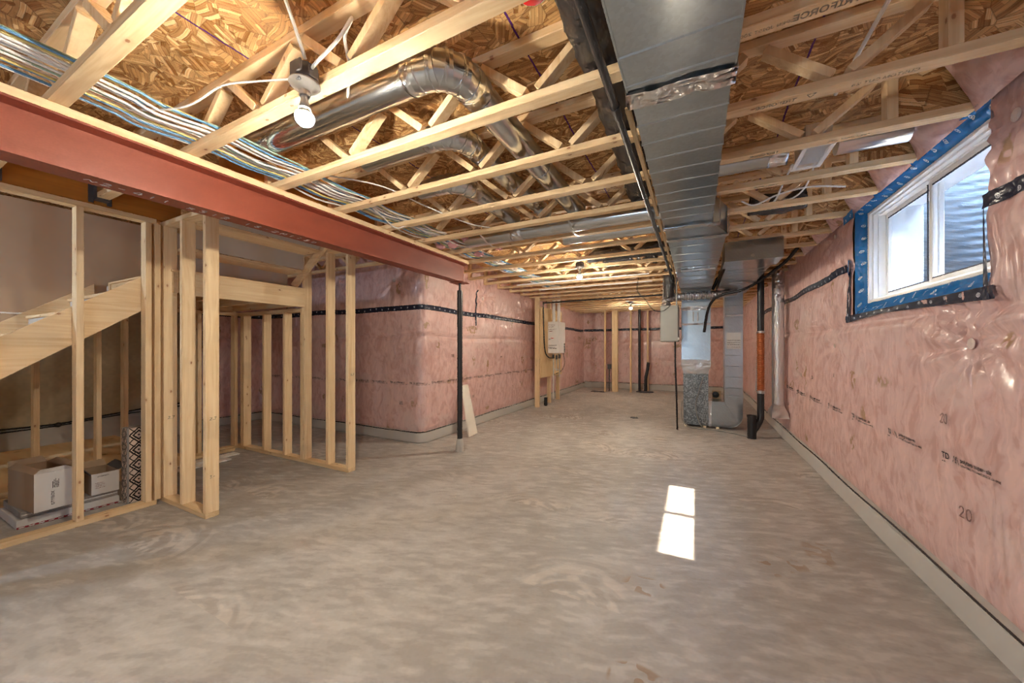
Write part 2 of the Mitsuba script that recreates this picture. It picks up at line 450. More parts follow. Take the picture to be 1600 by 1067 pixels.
# outer shell of the foundation, never seen from inside; keeps the daylight out except through the window
WY0, WY1, WZ0, WZ1 = 2.36, 3.82, 1.62, 2.36      # rough opening of the window
XO0, XO1 = XR + 0.14, XR + 0.36
shell = [box(XO0, XO1, YB - 0.2, WY0, -0.1, ZT), box(XO0, XO1, WY1, YF + 0.4, -0.1, ZT), box(XO0, XO1, WY0, WY1, -0.1, WZ0), box(XO0, XO1, WY0, WY1, 2.362, ZT),
         box(XS - 0.25, XL - 0.14, YC + 0.14, YC + 0.4, -0.1, ZT), box(XL - 0.4, XL - 0.14, YC + 0.4, YF + 0.4, -0.1, ZT),
         box(XL - 0.4, XO1, YF + 0.14, YF + 0.4, -0.1, ZT), box(XS - 0.25, XS - 0.14, 2.70, YC + 0.4, -0.1, ZT)]
struct('trim_001', join(*shell), 'foundation')
labels['trim_001']['label'] = 'concrete foundation behind the insulation'

# subfloor of OSB sheets
struct('ceiling', box(XS - 0.3, XO1, YB - 0.3, YF + 0.4, ZT + 0.018, ZT + 0.12), 'osb')
y = YB
r = 0
while y < YF:
    x = XS - 0.2 + (1.22 if r % 2 else 0.0) - 1.22
    while x < XR + 0.2:
        x1, y1 = min(x + 2.44, XR + 0.2), min(y + 1.22, YF + 0.1)
        if x1 > XS and x1 - x > 0.2:
            m = box(max(x, XS - 0.2) + 0.002, x1 - 0.002, y + 0.002, y1 - 0.002, ZT, ZT + 0.017)
            part('ceiling', 'osb_panel', m, 'osb')
        x += 2.44
    y += 1.22
    r += 1
# purple nailing lines along the sheets
for x in (0.482, -0.708, -1.93):
    P0 = [(x + 0.004 * math.sin(7 * t), t) for t in np.arange(0.5, 6.5, 0.1)]
    m = join(*[box(min(a[0], b[0]) - 0.0035, max(a[0], b[0]) + 0.0035, a[1], b[1], ZT - 0.0006, ZT) for a, b in zip(P0[:-1], P0[1:])])
    part('ceiling', 'chalk_line', m, 'ink_purple', label='purple snapped line on the subfloor')

# ------------------------------------------------------------------ insulated walls under plastic sheet
class Film:
    """Insulation under a plastic sheet along a polyline in plan; off(s, z) is how far it bulges into the room."""
    def __init__(self, pts, radius, seams, pins, amp=0.03, seed=0, foot=0.14, top=2.69, folds=1.0):
        pts = [np.array(p, float) for p in pts]
        path = []
        for i, p in enumerate(pts):
            if i in (0, len(pts) - 1):
                path.append(p)
                continue
            a, b = pts[i - 1] - p, pts[i + 1] - p
            a, b = a / np.linalg.norm(a), b / np.linalg.norm(b)
            q0, q1 = p + a * radius, p + b * radius
            for t in np.linspace(0, 1, 12):
                path.append(q0 * (1 - t) ** 2 + 2 * p * t * (1 - t) + q1 * t * t)
        path = np.array(path)
        seg = np.linalg.norm(np.diff(path, axis=0), axis=1)
        self.s = np.concatenate([[0], np.cumsum(seg)])
        self.path, self.L = path, self.s[-1]
        self.seams, self.pins, self.amp, self.seed, self.foot, self.top, self.folds = seams, pins, amp, seed, foot, top, folds

    def at(self, s):
        x, y = np.interp(s, self.s, self.path[:, 0]), np.interp(s, self.s, self.path[:, 1])
        e = 0.04
        tx = np.interp(s + e, self.s, self.path[:, 0]) - np.interp(s - e, self.s, self.path[:, 0])
        ty = np.interp(s + e, self.s, self.path[:, 1]) - np.interp(s - e, self.s, self.path[:, 1])
        l = np.hypot(tx, ty)
        return np.stack([x, y], -1), np.stack([ty / l, -tx / l], -1)      # room on the right of the path

    def off(self, s, z):
        q = np.stack([s, z, np.full_like(s, self.seed * 3.3)], -1)
        o = self.amp * (meshkit.fbm(q * [0.9, 1.1, 1], 3, self.seed) - 0.45) * 1.6
        edges = [self.foot] + [a for a, _, _ in self.seams] + [self.top]
        for a, w, d in self.seams:
            o -= d * np.exp(-((z - a - 0.012 * np.sin(2.1 * s + self.seed)) / w) ** 2)
        o += 0.022 * np.clip((z - self.foot) / 0.10, 0, 1) ** 0.5 - 0.022
        # vertical folds that grow and fade along the wall
        fm = np.clip(meshkit.fbm(q * [0.8, 0.9, 1] + 9, 2, self.seed + 4) * 3 - 1.15, 0, 1)
        v = meshkit.noise(np.stack([s * 13 + 0.7 * np.sin(z * 3 + s), z * 1.1, q[..., 2]], -1), self.seed + 7)
        o += self.folds * 0.018 * fm * (1 - np.abs(2 * v - 1)) ** 2
        h = meshkit.noise(np.stack([s * 1.3 + z, z * 11 + np.sin(s * 2), q[..., 2] + 5], -1), self.seed + 9)
        hm = np.clip(meshkit.fbm(q * [0.7, 1.4, 1] + 31, 2, self.seed + 5) * 3 - 1.3, 0, 1)
        o += self.folds * 0.009 * hm * (1 - np.abs(2 * h - 1)) ** 2
        for ps, pz, pr in self.pins:
            ds, dz = s - ps, z - pz
            r = np.hypot(ds, dz)
            th = np.arctan2(dz, ds)
            o += -0.035 * pr * np.exp(-(r / 0.13) ** 2)
            o += 0.016 * pr * np.sin(12 * th + ps * 7 + 6 * r) * np.exp(-((r - 0.2) / 0.2) ** 2)
        return o

    def place(self, s, z, lift=0.0):
        s, z = np.asarray(s, float), np.asarray(z, float)
        xy, nr = self.at(s)
        o = self.off(s, z) + lift
        return np.stack([xy[..., 0] + nr[..., 0] * o, xy[..., 1] + nr[..., 1] * o, z], -1)

    def mesh(self, z0, z1, ds=0.03, dz=0.025, holes=(), s0=0, s1=None):
        s1 = self.L if s1 is None else s1
        ss = np.linspace(s0, s1, int((s1 - s0) / ds) + 1)
        zz = np.linspace(z0, z1, int((z1 - z0) / dz) + 1)
        for h in holes:
            ss = np.unique(np.concatenate([ss[(np.abs(ss - h[0]) > 0.012) & (np.abs(ss - h[1]) > 0.012)], h[:2]]))
            zz = np.unique(np.concatenate([zz[(np.abs(zz - h[2]) > 0.012) & (np.abs(zz - h[3]) > 0.012)], h[2:]]))
        S, Z = np.meshgrid(ss, zz, indexing='ij')
        P = self.place(S, Z)
        m = grid(P, flip=True)
        uv = np.stack([S.ravel(), Z.ravel()], 1)
        keep = np.ones(len(m.faces), bool)
        c = uv[m.faces].mean(1)
        for h in holes:
            keep &= ~((c[:, 0] > h[0]) & (c[:, 0] < h[1]) & (c[:, 1] > h[2]) & (c[:, 1] < h[3]))
        return trimesh.Trimesh(m.vertices, m.faces[keep], process=False), uv

    def strip(self, s0, s1, zfun, width, lift=0.004, n=None, wob=0.004, seed=1):
        n = n or max(int((s1 - s0) / 0.03), 4)
        ss = np.linspace(s0, s1, n)
        w = np.linspace(-0.5, 0.5, 5)
        zc = np.array([zfun(a) for a in ss]) + wob * np.sin(ss * 5 + seed)
        S, W = np.meshgrid(ss, w, indexing='ij')
        Z = zc[:, None] + W * width
        # a tape bridges the small creases: smooth its offset along the wall
        o = self.off(S, Z)
        k = np.ones(5) / 5
        o = np.stack([np.convolve(np.pad(o[:, j], 2, mode='edge'), k, 'valid') for j in range(o.shape[1])], 1)
        o = np.maximum(o, self.off(S, Z))
        xy, nr = self.at(S)
        P = np.stack([xy[..., 0] + nr[..., 0] * (o + lift), xy[..., 1] + nr[..., 1] * (o + lift), Z], -1)
        return grid(P, flip=True), np.stack([S.ravel(), (W + 0.5).ravel()], 1)

    def text(self, txt, s, z, h, bold=False, lift=0.004, slope=0.0):
        m = meshkit.text_mesh(txt, h, 0.0004, bold)
        v = np.array(m.vertices)
        ss = s + v[:, 0]
        P = self.place(ss, z + v[:, 1] + slope * v[:, 0], lift)
        xy, nr = self.at(ss)
        P[:, :2] += nr * v[:, 2:3]
        return trimesh.Trimesh(P, m.faces, process=False)

PRINT_A, PRINT_B = 'polytarp super-six', 'CONFORMS TO CAN/CGSB 51.34-M86'
def print_mesh(film, s, z, small=True, k=1.0, lift=0.004):
    ms = [film.text('TD', s, z, 0.030 * k, True, lift), film.text(PRINT_A, s + 0.14 * k, z + 0.010, 0.017 * k, True, lift)]
    # the maker's mark: two overlapping chevrons
    for q in (0.0, 0.018):
        for a, b in (((0.082 + q, -0.004), (0.094 + q, 0.03)), ((0.094 + q, 0.03), (0.110 + q, -0.008))):
            t = np.linspace(0, 1, 5)
            S = s + k * (a[0] + (b[0] - a[0]) * t)[:, None] + np.array([-0.002, 0.002])[None] * k
            Z = z + k * (a[1] + (b[1] - a[1]) * t)[:, None] + np.zeros((1, 2))
            ms.append(grid(film.place(S, Z, lift), flip=True))
    if small:
        ms += [film.text(PRINT_B, s + 0.14 * k, z - 0.010, 0.010 * k, False, lift), film.text('6 mil', s, z - 0.020, 0.009 * k, False, lift)]
    return join(*ms)

def washer(film, wall, s, z, r=0.026):
    c = film.place(np.array([s]), np.array([z]), 0.004)[0]
    _, nr = film.at(np.array([s]))
    ax = np.array([nr[0][0], nr[0][1], 0])
    m = lathe([(r, 0), (r, 0.003), (r * 0.86, 0.004), (r * 0.8, 0.0022), (r * 0.45, 0.0022), (r * 0.4, 0.004), (0.0, 0.0042)], c, 20, ax)
    part(wall, 'washer', m, 'washer', smooth=40)

# --- right wall: path runs towards the camera so that the room is on its right
film_r = Film([(XR, YF), (XR, YB)], 0.0, [(1.475, 0.035, 0.022), (1.945, 0.05, 0.014), (2.40, 0.06, 0.02)],
              [(YF - 2.53, 1.31, 1.0), (YF - 2.24, 2.24, 0.7), (YF - 4.38, 1.31, 0.5), (YF - 4.30, 2.31, 0.6), (YF - 5.6, 0.95, 0.7), (YF - 0.9, 1.33, 0.8), (YF - 0.8, 2.2, 0.6)], seed=3)
sR = lambda y: YF - y
HOLE = (sR(3.87), sR(2.36), 1.555, 2.385)
m, uv = film_r.mesh(0.135, 2.70, holes=[HOLE], ds=0.025, dz=0.02)
struct('wall_right', m, 'pink', smooth=True, uv=uv)
labels['wall_right']['label'] = 'pink insulation under clear plastic sheet, with the window in it'
for s0, s1, zf in ((sR(8.5), sR(4.0), lambda s: 1.955), (sR(2.40), sR(-1.0), lambda s: 1.945 - 0.01 * (s - sR(2.4)))):
    m, uv = film_r.strip(s0, s1, zf, 0.062, 0.004, wob=0.006)
    part('wall_right', 'seam_tape', m, 'dark_tape', smooth=True, uv=uv, label='dark blue seam tape with white marks')
for i in range(12):
    s = sR(6.9) + i * 0.60
    part('wall_right', 'print', print_mesh(film_r, s, 0.735 - 0.002 * i, k=1.0), 'ink', label='black maker print on the plastic')
for i, (yy, zz, h) in enumerate([(2.70, 0.90, 0.05), (2.56, 0.47, 0.055), (4.35, 1.02, 0.035), (5.0, 0.95, 0.035), (1.5, 0.98, 0.05), (6.2, 0.5, 0.03)]):
    part('wall_right', 'print', film_r.text('20', sR(yy), zz, h, False, 0.012, 0.05), 'ink_soft')
for s, z, q in film_r.pins:
    washer(film_r, 'wall_right', s, z, 0.027 if q > 0.6 else 0.02)

# --- jog wall on the left and the wall beyond it
film_l = Film([(XS, 2.72), (XS, YC), (XL, YC), (XL, YF)], 0.13, [(1.451, 0.03, 0.02), (1.84, 0.05, 0.012), (0.80, 0.02, 0.006), (2.42, 0.07, 0.02)],
              [(3.0, 2.25, 0.6), (4.25, 2.25, 0.35), (6.3, 2.15, 0.6), (8.0, 2.1, 0.6), (10.0, 1.9, 0.5), (1.9, 2.2, 0.5)], seed=11)
sC = YC - 2.72            # arc length where the jog wall starts (about)
m, uv = film_l.mesh(0.135, 2.70)
struct('wall_left', m, 'pink', smooth=True, uv=uv)
labels['wall_left']['label'] = 'pink insulation under plastic wrapping the corner left of the steel post'
m, uv = film_l.strip(0.1, film_l.L - 0.05, lambda s: 1.845 + 0.006 * np.sin(s * 3), 0.07, 0.004)
part('wall_left', 'seam_tape', m, 'dark_tape', smooth=True, uv=uv, label='dark blue seam tape with white marks')
i = 0
while 1.3 + i * 0.36 < film_l.L - 4.5:
    part('wall_left', 'print', print_mesh(film_l, 1.3 + i * 0.36, 0.79, small=True, k=0.8), 'ink')
    i += 1
for s, z in ((5.9, 0.47), (4.35, 0.5), (6.9, 1.1), (5.35, 1.15), (7.7, 0.55)):
    part('wall_left', 'print', film_l.text('20', s, z, 0.04, False), 'ink_soft')
for s, z, q in film_l.pins:
    washer(film_l, 'wall_left', s, z, 0.03)
# vertical dark tape that closes the sheet where it meets the bare foundation
film_v = film_l
ss, zz = np.linspace(0.0, 0.075, 4), np.linspace(0.2, 2.6, 60)
S, Z = np.meshgrid(ss, zz, indexing='ij')
mt = grid(film_l.place(S, Z, 0.004), flip=True)
part('wall_left', 'edge_tape', mt, 'dark_tape', smooth=True, uv=np.stack([Z.ravel(), S.ravel() / 0.075], 1))

# --- far wall
film_f = Film([(XL, YF), (XR, YF)], 0.0, [(1.475, 0.035, 0.02), (1.86, 0.05, 0.012), (0.9, 0.03, 0.008)], [(1.2, 1.3, 0.6), (3.4, 1.25, 0.7)], seed=21)
m, uv = film_f.mesh(0.16, 2.70, ds=0.05, dz=0.04)
struct('wall_far', m, 'pink', smooth=True, uv=uv)
labels['wall_far']['label'] = 'pink insulated wall at the far end'
m, uv = film_f.strip(0.02, film_f.L - 0.02, lambda s: 1.86, 0.07, 0.004)
part('wall_far', 'seam_tape', m, 'dark_tape', smooth=True, uv=uv)

# --- pale strip of folded membrane along the foot of the insulated walls, with the dark line above it
def footing(name, film, s0, s1, h, seed):
    prof = [(-0.03, 0.0), (0.035, 0.0), (0.047, 0.012), (0.046, h * 0.55), (0.030, h * 0.92), (0.005, h), (-0.03, h)]
    n = max(int((s1 - s0) / 0.06), 2)
    ss = np.linspace(s0, s1, n)
    xy, nr = film.at(ss)
    rings = []
    for i in range(n):
        wob = 0.004 * math.sin(ss[i] * 2.3 + seed) + 0.003 * math.sin(ss[i] * 6.1)
        rings.append([[xy[i][0] + nr[i][0] * (o + (wob if o > 0 else 0)), xy[i][1] + nr[i][1] * (o + (wob if o > 0 else 0)), z] for o, z in prof])
    struct(name, loft(rings), 'strip', smooth=40)
    path = np.stack([xy[:, 0] + nr[:, 0] * 0.022, xy[:, 1] + nr[:, 1] * 0.022, h - 0.002 + 0.006 * np.sin(ss * 3.7 + seed)], -1)
    part(name, 'dark_line', tube(path, 0.006, 6), 'black')  # black tube drawn as the dark line above the strip
footing('baseboard_right', film_r, 0.05, film_r.L - 0.05, 0.145, 1)
footing('baseboard_left', film_l, 0.0, film_l.L - 0.05, 0.14, 2)
footing('baseboard_far', film_f, 0.05, film_f.L - 0.05, 0.19, 3)

# ------------------------------------------------------------------ window in the right wall
FY0, FY1, FZ0, FZ1 = 2.395, 3.785, 1.635, 2.345        # outer edge of the frame
FX = XR + 0.045                                       # its face
def yframe(y0, y1, z0, z1, x0, x1, w, c=0.004):
    return join(chbox(x0, x1, y0, y0 + w, z0, z1, c), chbox(x0, x1, y1 - w, y1, z0, z1, c),
                chbox(x0, x1, y0 + w, y1 - w, z0, z0 + w, c), chbox(x0, x1, y0 + w, y1 - w, z1 - w, z1, c))
struct('window_1')
labels['window_1']['label'] = 'white vinyl sliding basement window in the right wall'
part('window_1', 'frame', join(yframe(FY0, FY1, FZ0, FZ1, FX, FX + 0.10, 0.022), yframe(FY0 + 0.022, FY1 - 0.022, FZ0 + 0.022, FZ1 - 0.022, FX + 0.022, FX + 0.13, 0.012),
                               yframe(FY0 + 0.034, FY1 - 0.034, FZ0 + 0.034, FZ1 - 0.034, FX + 0.05, FX + 0.13, 0.008)), 'vinyl')
YM = (FY0 + FY1) / 2
for (a, b, xo) in ((YM - 0.018, FY1 - 0.040, 0.092), (FY0 + 0.040, YM + 0.018, 0.064)):
    sh = part('window_1', 'sash', yframe(a, b, FZ0 + 0.040, FZ1 - 0.040, FX + xo, FX + xo + 0.026, 0.034), 'vinyl')
    k = sh + '__pane'
    gy0, gy1, gz0, gz1, gx = a + 0.030, b - 0.030, FZ0 + 0.070, FZ1 - 0.070, FX + xo + 0.013
    g = trimesh.Trimesh([[gx, gy0, gz0], [gx, gy1, gz0], [gx, gy1, gz1], [gx, gy0, gz1]], [[0, 1, 2], [0, 2, 3]], process=False)
    put(k, g, 'glass')
    b2 = join(box(gx - 0.012, gx - 0.006, gy0, gy1, gz0, gz0 + 0.008), box(gx - 0.012, gx - 0.006, gy0, gy1, gz1 - 0.008, gz1))
    put(sh + '__gasket', b2, 'dark_grey')
part('window_1', 'meeting_gasket', box(FX + 0.060, FX + 0.064, YM + 0.020, YM + 0.027, FZ0 + 0.06, FZ1 - 0.06), 'dark_grey')
part('window_1', 'outer_jamb', join(box(FX + 0.13, XO1, FY0 - 0.03, FY0 + 0.0, FZ0 - 0.02, FZ1 + 0.02), box(FX + 0.13, XO1, FY1, FY1 + 0.03, FZ0 - 0.02, FZ1 + 0.02),
                                    box(FX + 0.13, XO1, FY0 - 0.03, FY1 + 0.03, FZ0 - 0.04, FZ0), box(FX + 0.13, XO1, FY0 - 0.03, FY1 + 0.03, 2.358, 2.37)), 'vinyl')

def reveal(P0, P1, n, m_, amp, seed, bow=0.0):
    """A wrinkled strip of film between two edges (each two corner points)."""
    t = np.linspace(0, 1, n)[:, None, None]
    w = np.linspace(0, 1, m_)[None, :, None]
    A = np.array(P0[0]) * (1 - t) + np.array(P0[1]) * t
    B = np.array(P1[0]) * (1 - t) + np.array(P1[1]) * t
    P = A * (1 - w) + B * w
    d = np.linalg.norm(np.array(P0[1]) - np.array(P0[0]))
    q = np.stack([np.broadcast_to(t * d * 14, P.shape[:2] + (1,))[..., 0], np.broadcast_to(w * 3.0, P.shape[:2] + (1,))[..., 0], np.full(P.shape[:2], seed * 2.7)], -1)
    nz = (meshkit.fbm(q, 3, seed) - 0.5) * amp * 2 * (0.25 + np.sin(np.pi * w[..., 0])) + bow * np.sin(np.pi * w[..., 0])
    nrm = np.cross(np.array(P0[1]) - np.array(P0[0]), np.array(P1[0]) - np.array(P0[0])); nrm /= np.linalg.norm(nrm)
    P = P + nz[..., None] * nrm
    uv = np.stack([np.broadcast_to(t[..., 0] * d, P.shape[:2]).ravel(), np.broadcast_to(w[..., 0], P.shape[:2]).ravel()], 1)
    return grid(P), uv
hy0, hy1, hz0, hz1 = 2.36, 3.87, 1.555, 2.385
xw = XR - 0.004
for args, mm_ in ((([(xw, hy1, hz0), (xw, hy1, hz1)], [(FX + 0.004, FY1 - 0.004, FZ0), (FX + 0.004, FY1 - 0.004, FZ1)], 50, 8, 0.012, 1), 'blue_tape'),
                  (([(xw - 0.012, hy1, hz1 + 0.01), (xw - 0.012, hy0, hz1 + 0.01)], [(FX + 0.004, FY1, FZ1 - 0.004), (FX + 0.004, FY0, FZ1 - 0.004)], 90, 9, 0.018, 2), 'blue_tape'),
                  (([(xw, hy0, hz0), (xw, hy1, hz0)], [(FX + 0.004, FY0, FZ0 + 0.004), (FX + 0.004, FY1, FZ0 + 0.004)], 90, 8, 0.020, 3), 'blue_tape'),
                  (([(xw, hy0, hz1), (xw, hy0, hz0)], [(FX + 0.004, FY0 + 0.004, FZ1), (FX + 0.004, FY0 + 0.004, FZ0)], 60, 8, 0.016, 4), 'pink')):
    m, uv = reveal(*args)
    part('window_1', 'reveal_tape', m, mm_, smooth=True, uv=uv, label='blue tape with white marks sealing the plastic to the frame' if mm_ == 'blue_tape' else 'creased film beside the frame')
# flaps of tape on the wall face round the opening
def wall_flap(pts, mm_, seed, lift=0.010):
    m, uv = reveal(*pts, 24, 6, 0.006, seed)
    part('window_1', 'tape_flap', m, mm_, smooth=True, uv=uv)
xf = XR - 0.022
wall_flap(([(xf, 3.995, 1.50), (xf, 3.96, 1.90)], [(xf - 0.003, 3.90, 1.50), (xf - 0.003, 3.885, 1.92)]), 'dark_tape', 5)
wall_flap(([(xf, 4.0, 1.50), (xf, 3.3, 1.527)], [(xf - 0.003, 4.0, 1.555), (xf - 0.003, 3.3, 1.558)]), 'dark_tape', 6)
wall_flap(([(xf, 3.3, 1.527), (xf, 2.30, 1.50)], [(xf - 0.004, 3.3, 1.558), (xf - 0.004, 2.30, 1.56)]), 'dark_tape', 7)
wall_flap(([(xf, 2.372, 1.50), (xf, 2.372, 1.92)], [(xf - 0.004, 2.325, 1.50), (xf - 0.004, 2.36, 1.90)]), 'dark_tape', 8)
wall_flap(([(xf - 0.01, 4.02, 2.33), (xf - 0.01, 3.80, 2.33)], [(xf - 0.02, 4.0, 2.39), (xf - 0.02, 3.80, 2.40)]), 'blue_tape', 9)
wall_flap(([(xf, 3.97, 1.86), (xf, 3.94, 2.02)], [(xf - 0.012, 3.90, 1.90), (xf - 0.012, 3.90, 2.01)]), 'blue_tape', 10)
for i in range(2, 10):
    ya, yb = J0 + i * DJ + 0.034, J0 + (i + 1) * DJ - 0.034
    tt, ww = np.meshgrid(np.linspace(ya, yb, 26), np.linspace(0, 1, 22), indexing='ij')
    q = np.stack([tt * 6, ww * 2.2, np.full_like(tt, i)], -1)
    bul = 0.05 * np.sin(np.pi * ww) * np.sin(np.pi * (tt - ya) / (yb - ya)) + 0.035 * (meshkit.fbm(q, 3, i) - 0.5)
    Xb = 1.150 - 0.12 * ww ** 1.5 - bul * 0.8
    Zb = 2.375 + 0.31 * ww ** 1.3 - bul * 0.7
    part('wall_right', 'bay_fill', grid(np.stack([Xb, tt, np.minimum(Zb, 2.688)], -1), flip=True), 'pink', smooth=True, uv=np.stack([tt.ravel(), ww.ravel() * 0.4], 1))
# folds of loose clear film that hang below the joist ends above the window
# steel window well outside
def well_mesh(xa, ya, yb, depth, z0, z1):
    rings = []
    yc, hw = (ya + yb) / 2, (yb - ya) / 2
    pts = []
    for t in np.linspace(-1, 1, 41):
        u = math.sin(t * math.pi / 2)
        pts.append((xa + depth * max(1 - abs(u) ** 5, 0) ** 0.2 if abs(u) < 1 else xa, yc + hw * u))
    pts = np.array(pts)
    zz = np.linspace(z0, z1, 160)
    rip = 0.012 * np.sin(zz * 2 * np.pi / 0.068)
    P = np.stack([np.stack([pts[:, 0] + r, pts[:, 1], np.full(len(pts), z)], -1) for z, r in zip(zz, rip)])
    return grid(P)
WELL_X = XO1 + 0.98
WELL_TOP = 3.26
k = thing('window_well', 'corrugated galvanized steel window well seen through the panes of the window', 'window well')
part(k, 'shell', well_mesh(XO1, 1.7, 4.5, 0.98, 1.35, WELL_TOP), 'well', smooth=True)
part(k, 'gravel_bed', box(XO1, WELL_X, 1.7, 4.5, 1.30, 1.36), 'gravel')
part(k, 'band', box(WELL_X - 0.05, WELL_X - 0.02, 2.3, 4.1, 2.02, 2.07), 'vinyl', label='pale horizontal band')
struct('ground_outside', box(WELL_X + 0.03, WELL_X + 6, -6, 14, 1.3, WELL_TOP - 0.03), 'gravel')

# ------------------------------------------------------------------ steel beam, its nailer, the post
BX = -2.62
k = thing('steel_beam', 'long red-primed steel I-beam running from the upper left corner to the black post', 'steel beam')
y0, y1 = -1.6, 3.80
def isec(y):
    w, t = 0.070, 0.010
    z0, z1 = 2.105, 2.345
    return [[BX - w, y, z0], [BX + w, y, z0], [BX + w, y, z0 + t], [BX + 0.008, y, z0 + t + 0.008], [BX + 0.008, y, z1 - t - 0.008], [BX + w, y, z1 - t], [BX + w, y, z1], [BX - w, y, z1], [BX - w, y, z1 - t], [BX - 0.008, y, z1 - t - 0.008], [BX - 0.008, y, z0 + t + 0.008], [BX - w, y, z0 + t]]
rings = [np.array(isec(y)) for y in np.linspace(y0, y1, 30)]
n = 12
v = np.vstack(rings)
f = []
for i in range(29):
    for j in range(n):
        a, b = i * n + j, i * n + (j + 1) % n
        f += [[a, b, b + n], [a, b + n, a + n]]
poly_tris = [[0, 1, 2], [0, 2, 11], [11, 2, 3], [11, 3, 10], [10, 3, 4], [10, 4, 9], [9, 4, 8], [4, 5, 8], [8, 5, 6], [8, 6, 7]]
f += [[a, b, c] for a, b, c in poly_tris] + [[c + 29 * n, b + 29 * n, a + 29 * n] for a, b, c in poly_tris]
part(k, 'i_section', trimesh.Trimesh(v, np.array(f), process=False), 'steel')
wood(k, 'nailer_plate', chbox(BX - 0.07, BX + 0.07, y0, 3.82, 2.346, 2.386), 1, 0.95, label='pale wooden plate on top of the beam')
# chalk figures on the bottom flange
def chalk(strokes, parent, zz=2.1044):
    ms = []
    for st in strokes:
        p = smooth_path([(x, y, zz) for x, y in st], 6) if len(st) > 2 else np.array([(x, y, zz) for x, y in st])
        for a, b in zip(p[:-1], p[1:]):
            if np.linalg.norm(b - a) > 1e-6:
                ms.append(bar(a, b, 0.005, 0.0006, c=0.0001))
    part(parent, 'chalk_mark', join(*ms), 'chalk')
def glyphs(txt, y, size=0.046, xo=BX - 0.03):
    # digits written along the beam, drawn as strokes in a unit cell (along y, across x)
    D = {'2': [[(0, .8), (.3, 1), (.6, .75), (0, 0), (.7, .05)]], '1': [[(.3, 1), (.3, 0)]], '8': [[(.35, .5), (.1, .8), (.35, 1), (.6, .8), (.35, .5), (.05, .2), (.35, 0), (.65, .2), (.35, .5)]],
         '4': [[(.5, 0), (.5, 1), (0, .35), (.7, .35)]], '3': [[(0, .9), (.4, 1), (.5, .7), (.2, .5), (.55, .3), (.3, 0), (0, .1)]], '7': [[(0, 1), (.6, 1), (.2, 0)]],
         'x': [[(0, 0), (.6, .8)], [(0, .8), (.6, 0)]], '-': [[(0, .5), (.5, .5)]], '0': [[(.3, 0), (.05, .5), (.3, 1), (.6, .5), (.3, 0)]], '~': [[(0, .3), (.3, .7), (.6, .2), (.9, .6)]], 'M': [[(0, 0), (.1, 1), (.35, .3), (.6, 1), (.7, 0)]]}
    st = []
    for c_ in txt:
        for s_ in D.get(c_, []):
            st.append([(xo + q[1] * size, y - 0 + q[0] * size) for q in s_])
        y += size * (1.25 if c_ != ' ' else 1.6)
    return st
chalk(glyphs('~2-411', 0.62) + glyphs('x312', 1.02) + glyphs('18-2M1180', 1.32), 'steel_beam')

k = thing('support_post', 'black adjustable steel post under the end of the red beam', 'steel post')
PX, PY = -2.62, 3.725
part(k, 'tube', lathe([(0.032, 0.0), (0.032, 1.55), (0.034, 1.552), (0.034, 2.00), (0.030, 2.004)], (PX, PY, 0.0), 24), 'iron', smooth=30)
part(k, 'screw_jack', lathe([(0.014, 2.0), (0.014, 2.09), (0.020, 2.092), (0.020, 2.098)], (PX, PY, 0), 16), 'iron', smooth=30)
part(k, 'cap_plate', chbox(PX - 0.10, PX + 0.085, PY - 0.09, PY + 0.09, 2.095, 2.1045), 'steel', label='red cap plate')
part(k, 'base_collar', lathe([(0.052, 0.0), (0.05, 0.03), (0.045, 0.12), (0.0325, 0.16)], (PX, PY, 0), 20), 'strip', smooth=30, label='cement-splashed foot')

# ------------------------------------------------------------------ open-web floor joists
ORD = ['first', 'second', 'third', 'fourth', 'fifth', 'sixth', 'seventh', 'eighth', 'ninth', 'tenth', 'eleventh', 'twelfth', 'thirteenth', 'fourteenth', 'fifteenth', 'sixteenth', 'seventeenth', 'eighteenth', 'nineteenth', 'twentieth', 'twenty-first', 'twenty-second', 'twenty-third', 'twenty-fourth']
CW, CH, WB = 0.064, 0.038, 0.60
def joist(i, y, xl):
    extra = {0: ', in the top left corner', 1: ', carrying the nearest bare bulb', 2: ', below the large duct elbow', 9: ', beside the second bare bulb'}.get(i, '')
    k = thing('floor_joist', f'open-web wooden joist, {ORD[i]} from the camera{extra}', 'floor joist')
    xr = XR + 0.03
    tb = rng.uniform(0.6, 0.95)
    wood(k, 'bottom_chord', chbox(xl, xr, y - CW / 2, y + CW / 2, ZJ, ZJ + CH), 0, tb)
    wood(k, 'top_chord', chbox(xl, xr, y - CW / 2, y + CW / 2, ZT - CH - 0.002, ZT - 0.001), 0, rng.uniform(0.5, 0.9))
    # webs zigzag; their feet meet on the bottom chord every 0.6 m
    zb, zt = ZJ + CH + 0.004, ZT - CH - 0.006
    x = 0.88
    wood(k, 'end_post', chbox(0.851, 0.894, y - 0.032, y + 0.032, ZJ + CH, ZT - CH), 2)
    part(k, 'end_web', chbox(0.894, xr, y - 0.006, y + 0.006, ZJ + CH, ZT - CH), 'osb', label='OSB web at the joist end')
    xb = 0.545
    while xb - 0.29 > xl:
        for sgn in (1, -1):
            a, b = (xb + sgn * 0.028, y, zb + 0.012), (xb + sgn * 0.262, y, zt - 0.012)
            if b[0] < 0.84 and min(a[0], b[0]) > xl + 0.02:
                wood(k, 'web', bar(a, b, 0.058, 0.036, up=(0, 0, 1), c=0.002), 0 if rng.random() < 0.0 else 2, rng.uniform(0.55, 0.98))
        xb -= WB
    wood(k, 'end_post', chbox(xl, xl + 0.04, y - 0.032, y + 0.032, ZJ + CH, ZT - CH), 2)
    return k
JY = [J0 + i * DJ for i in range(NJ) if J0 + i * DJ < YF - 0.12]
JK = []
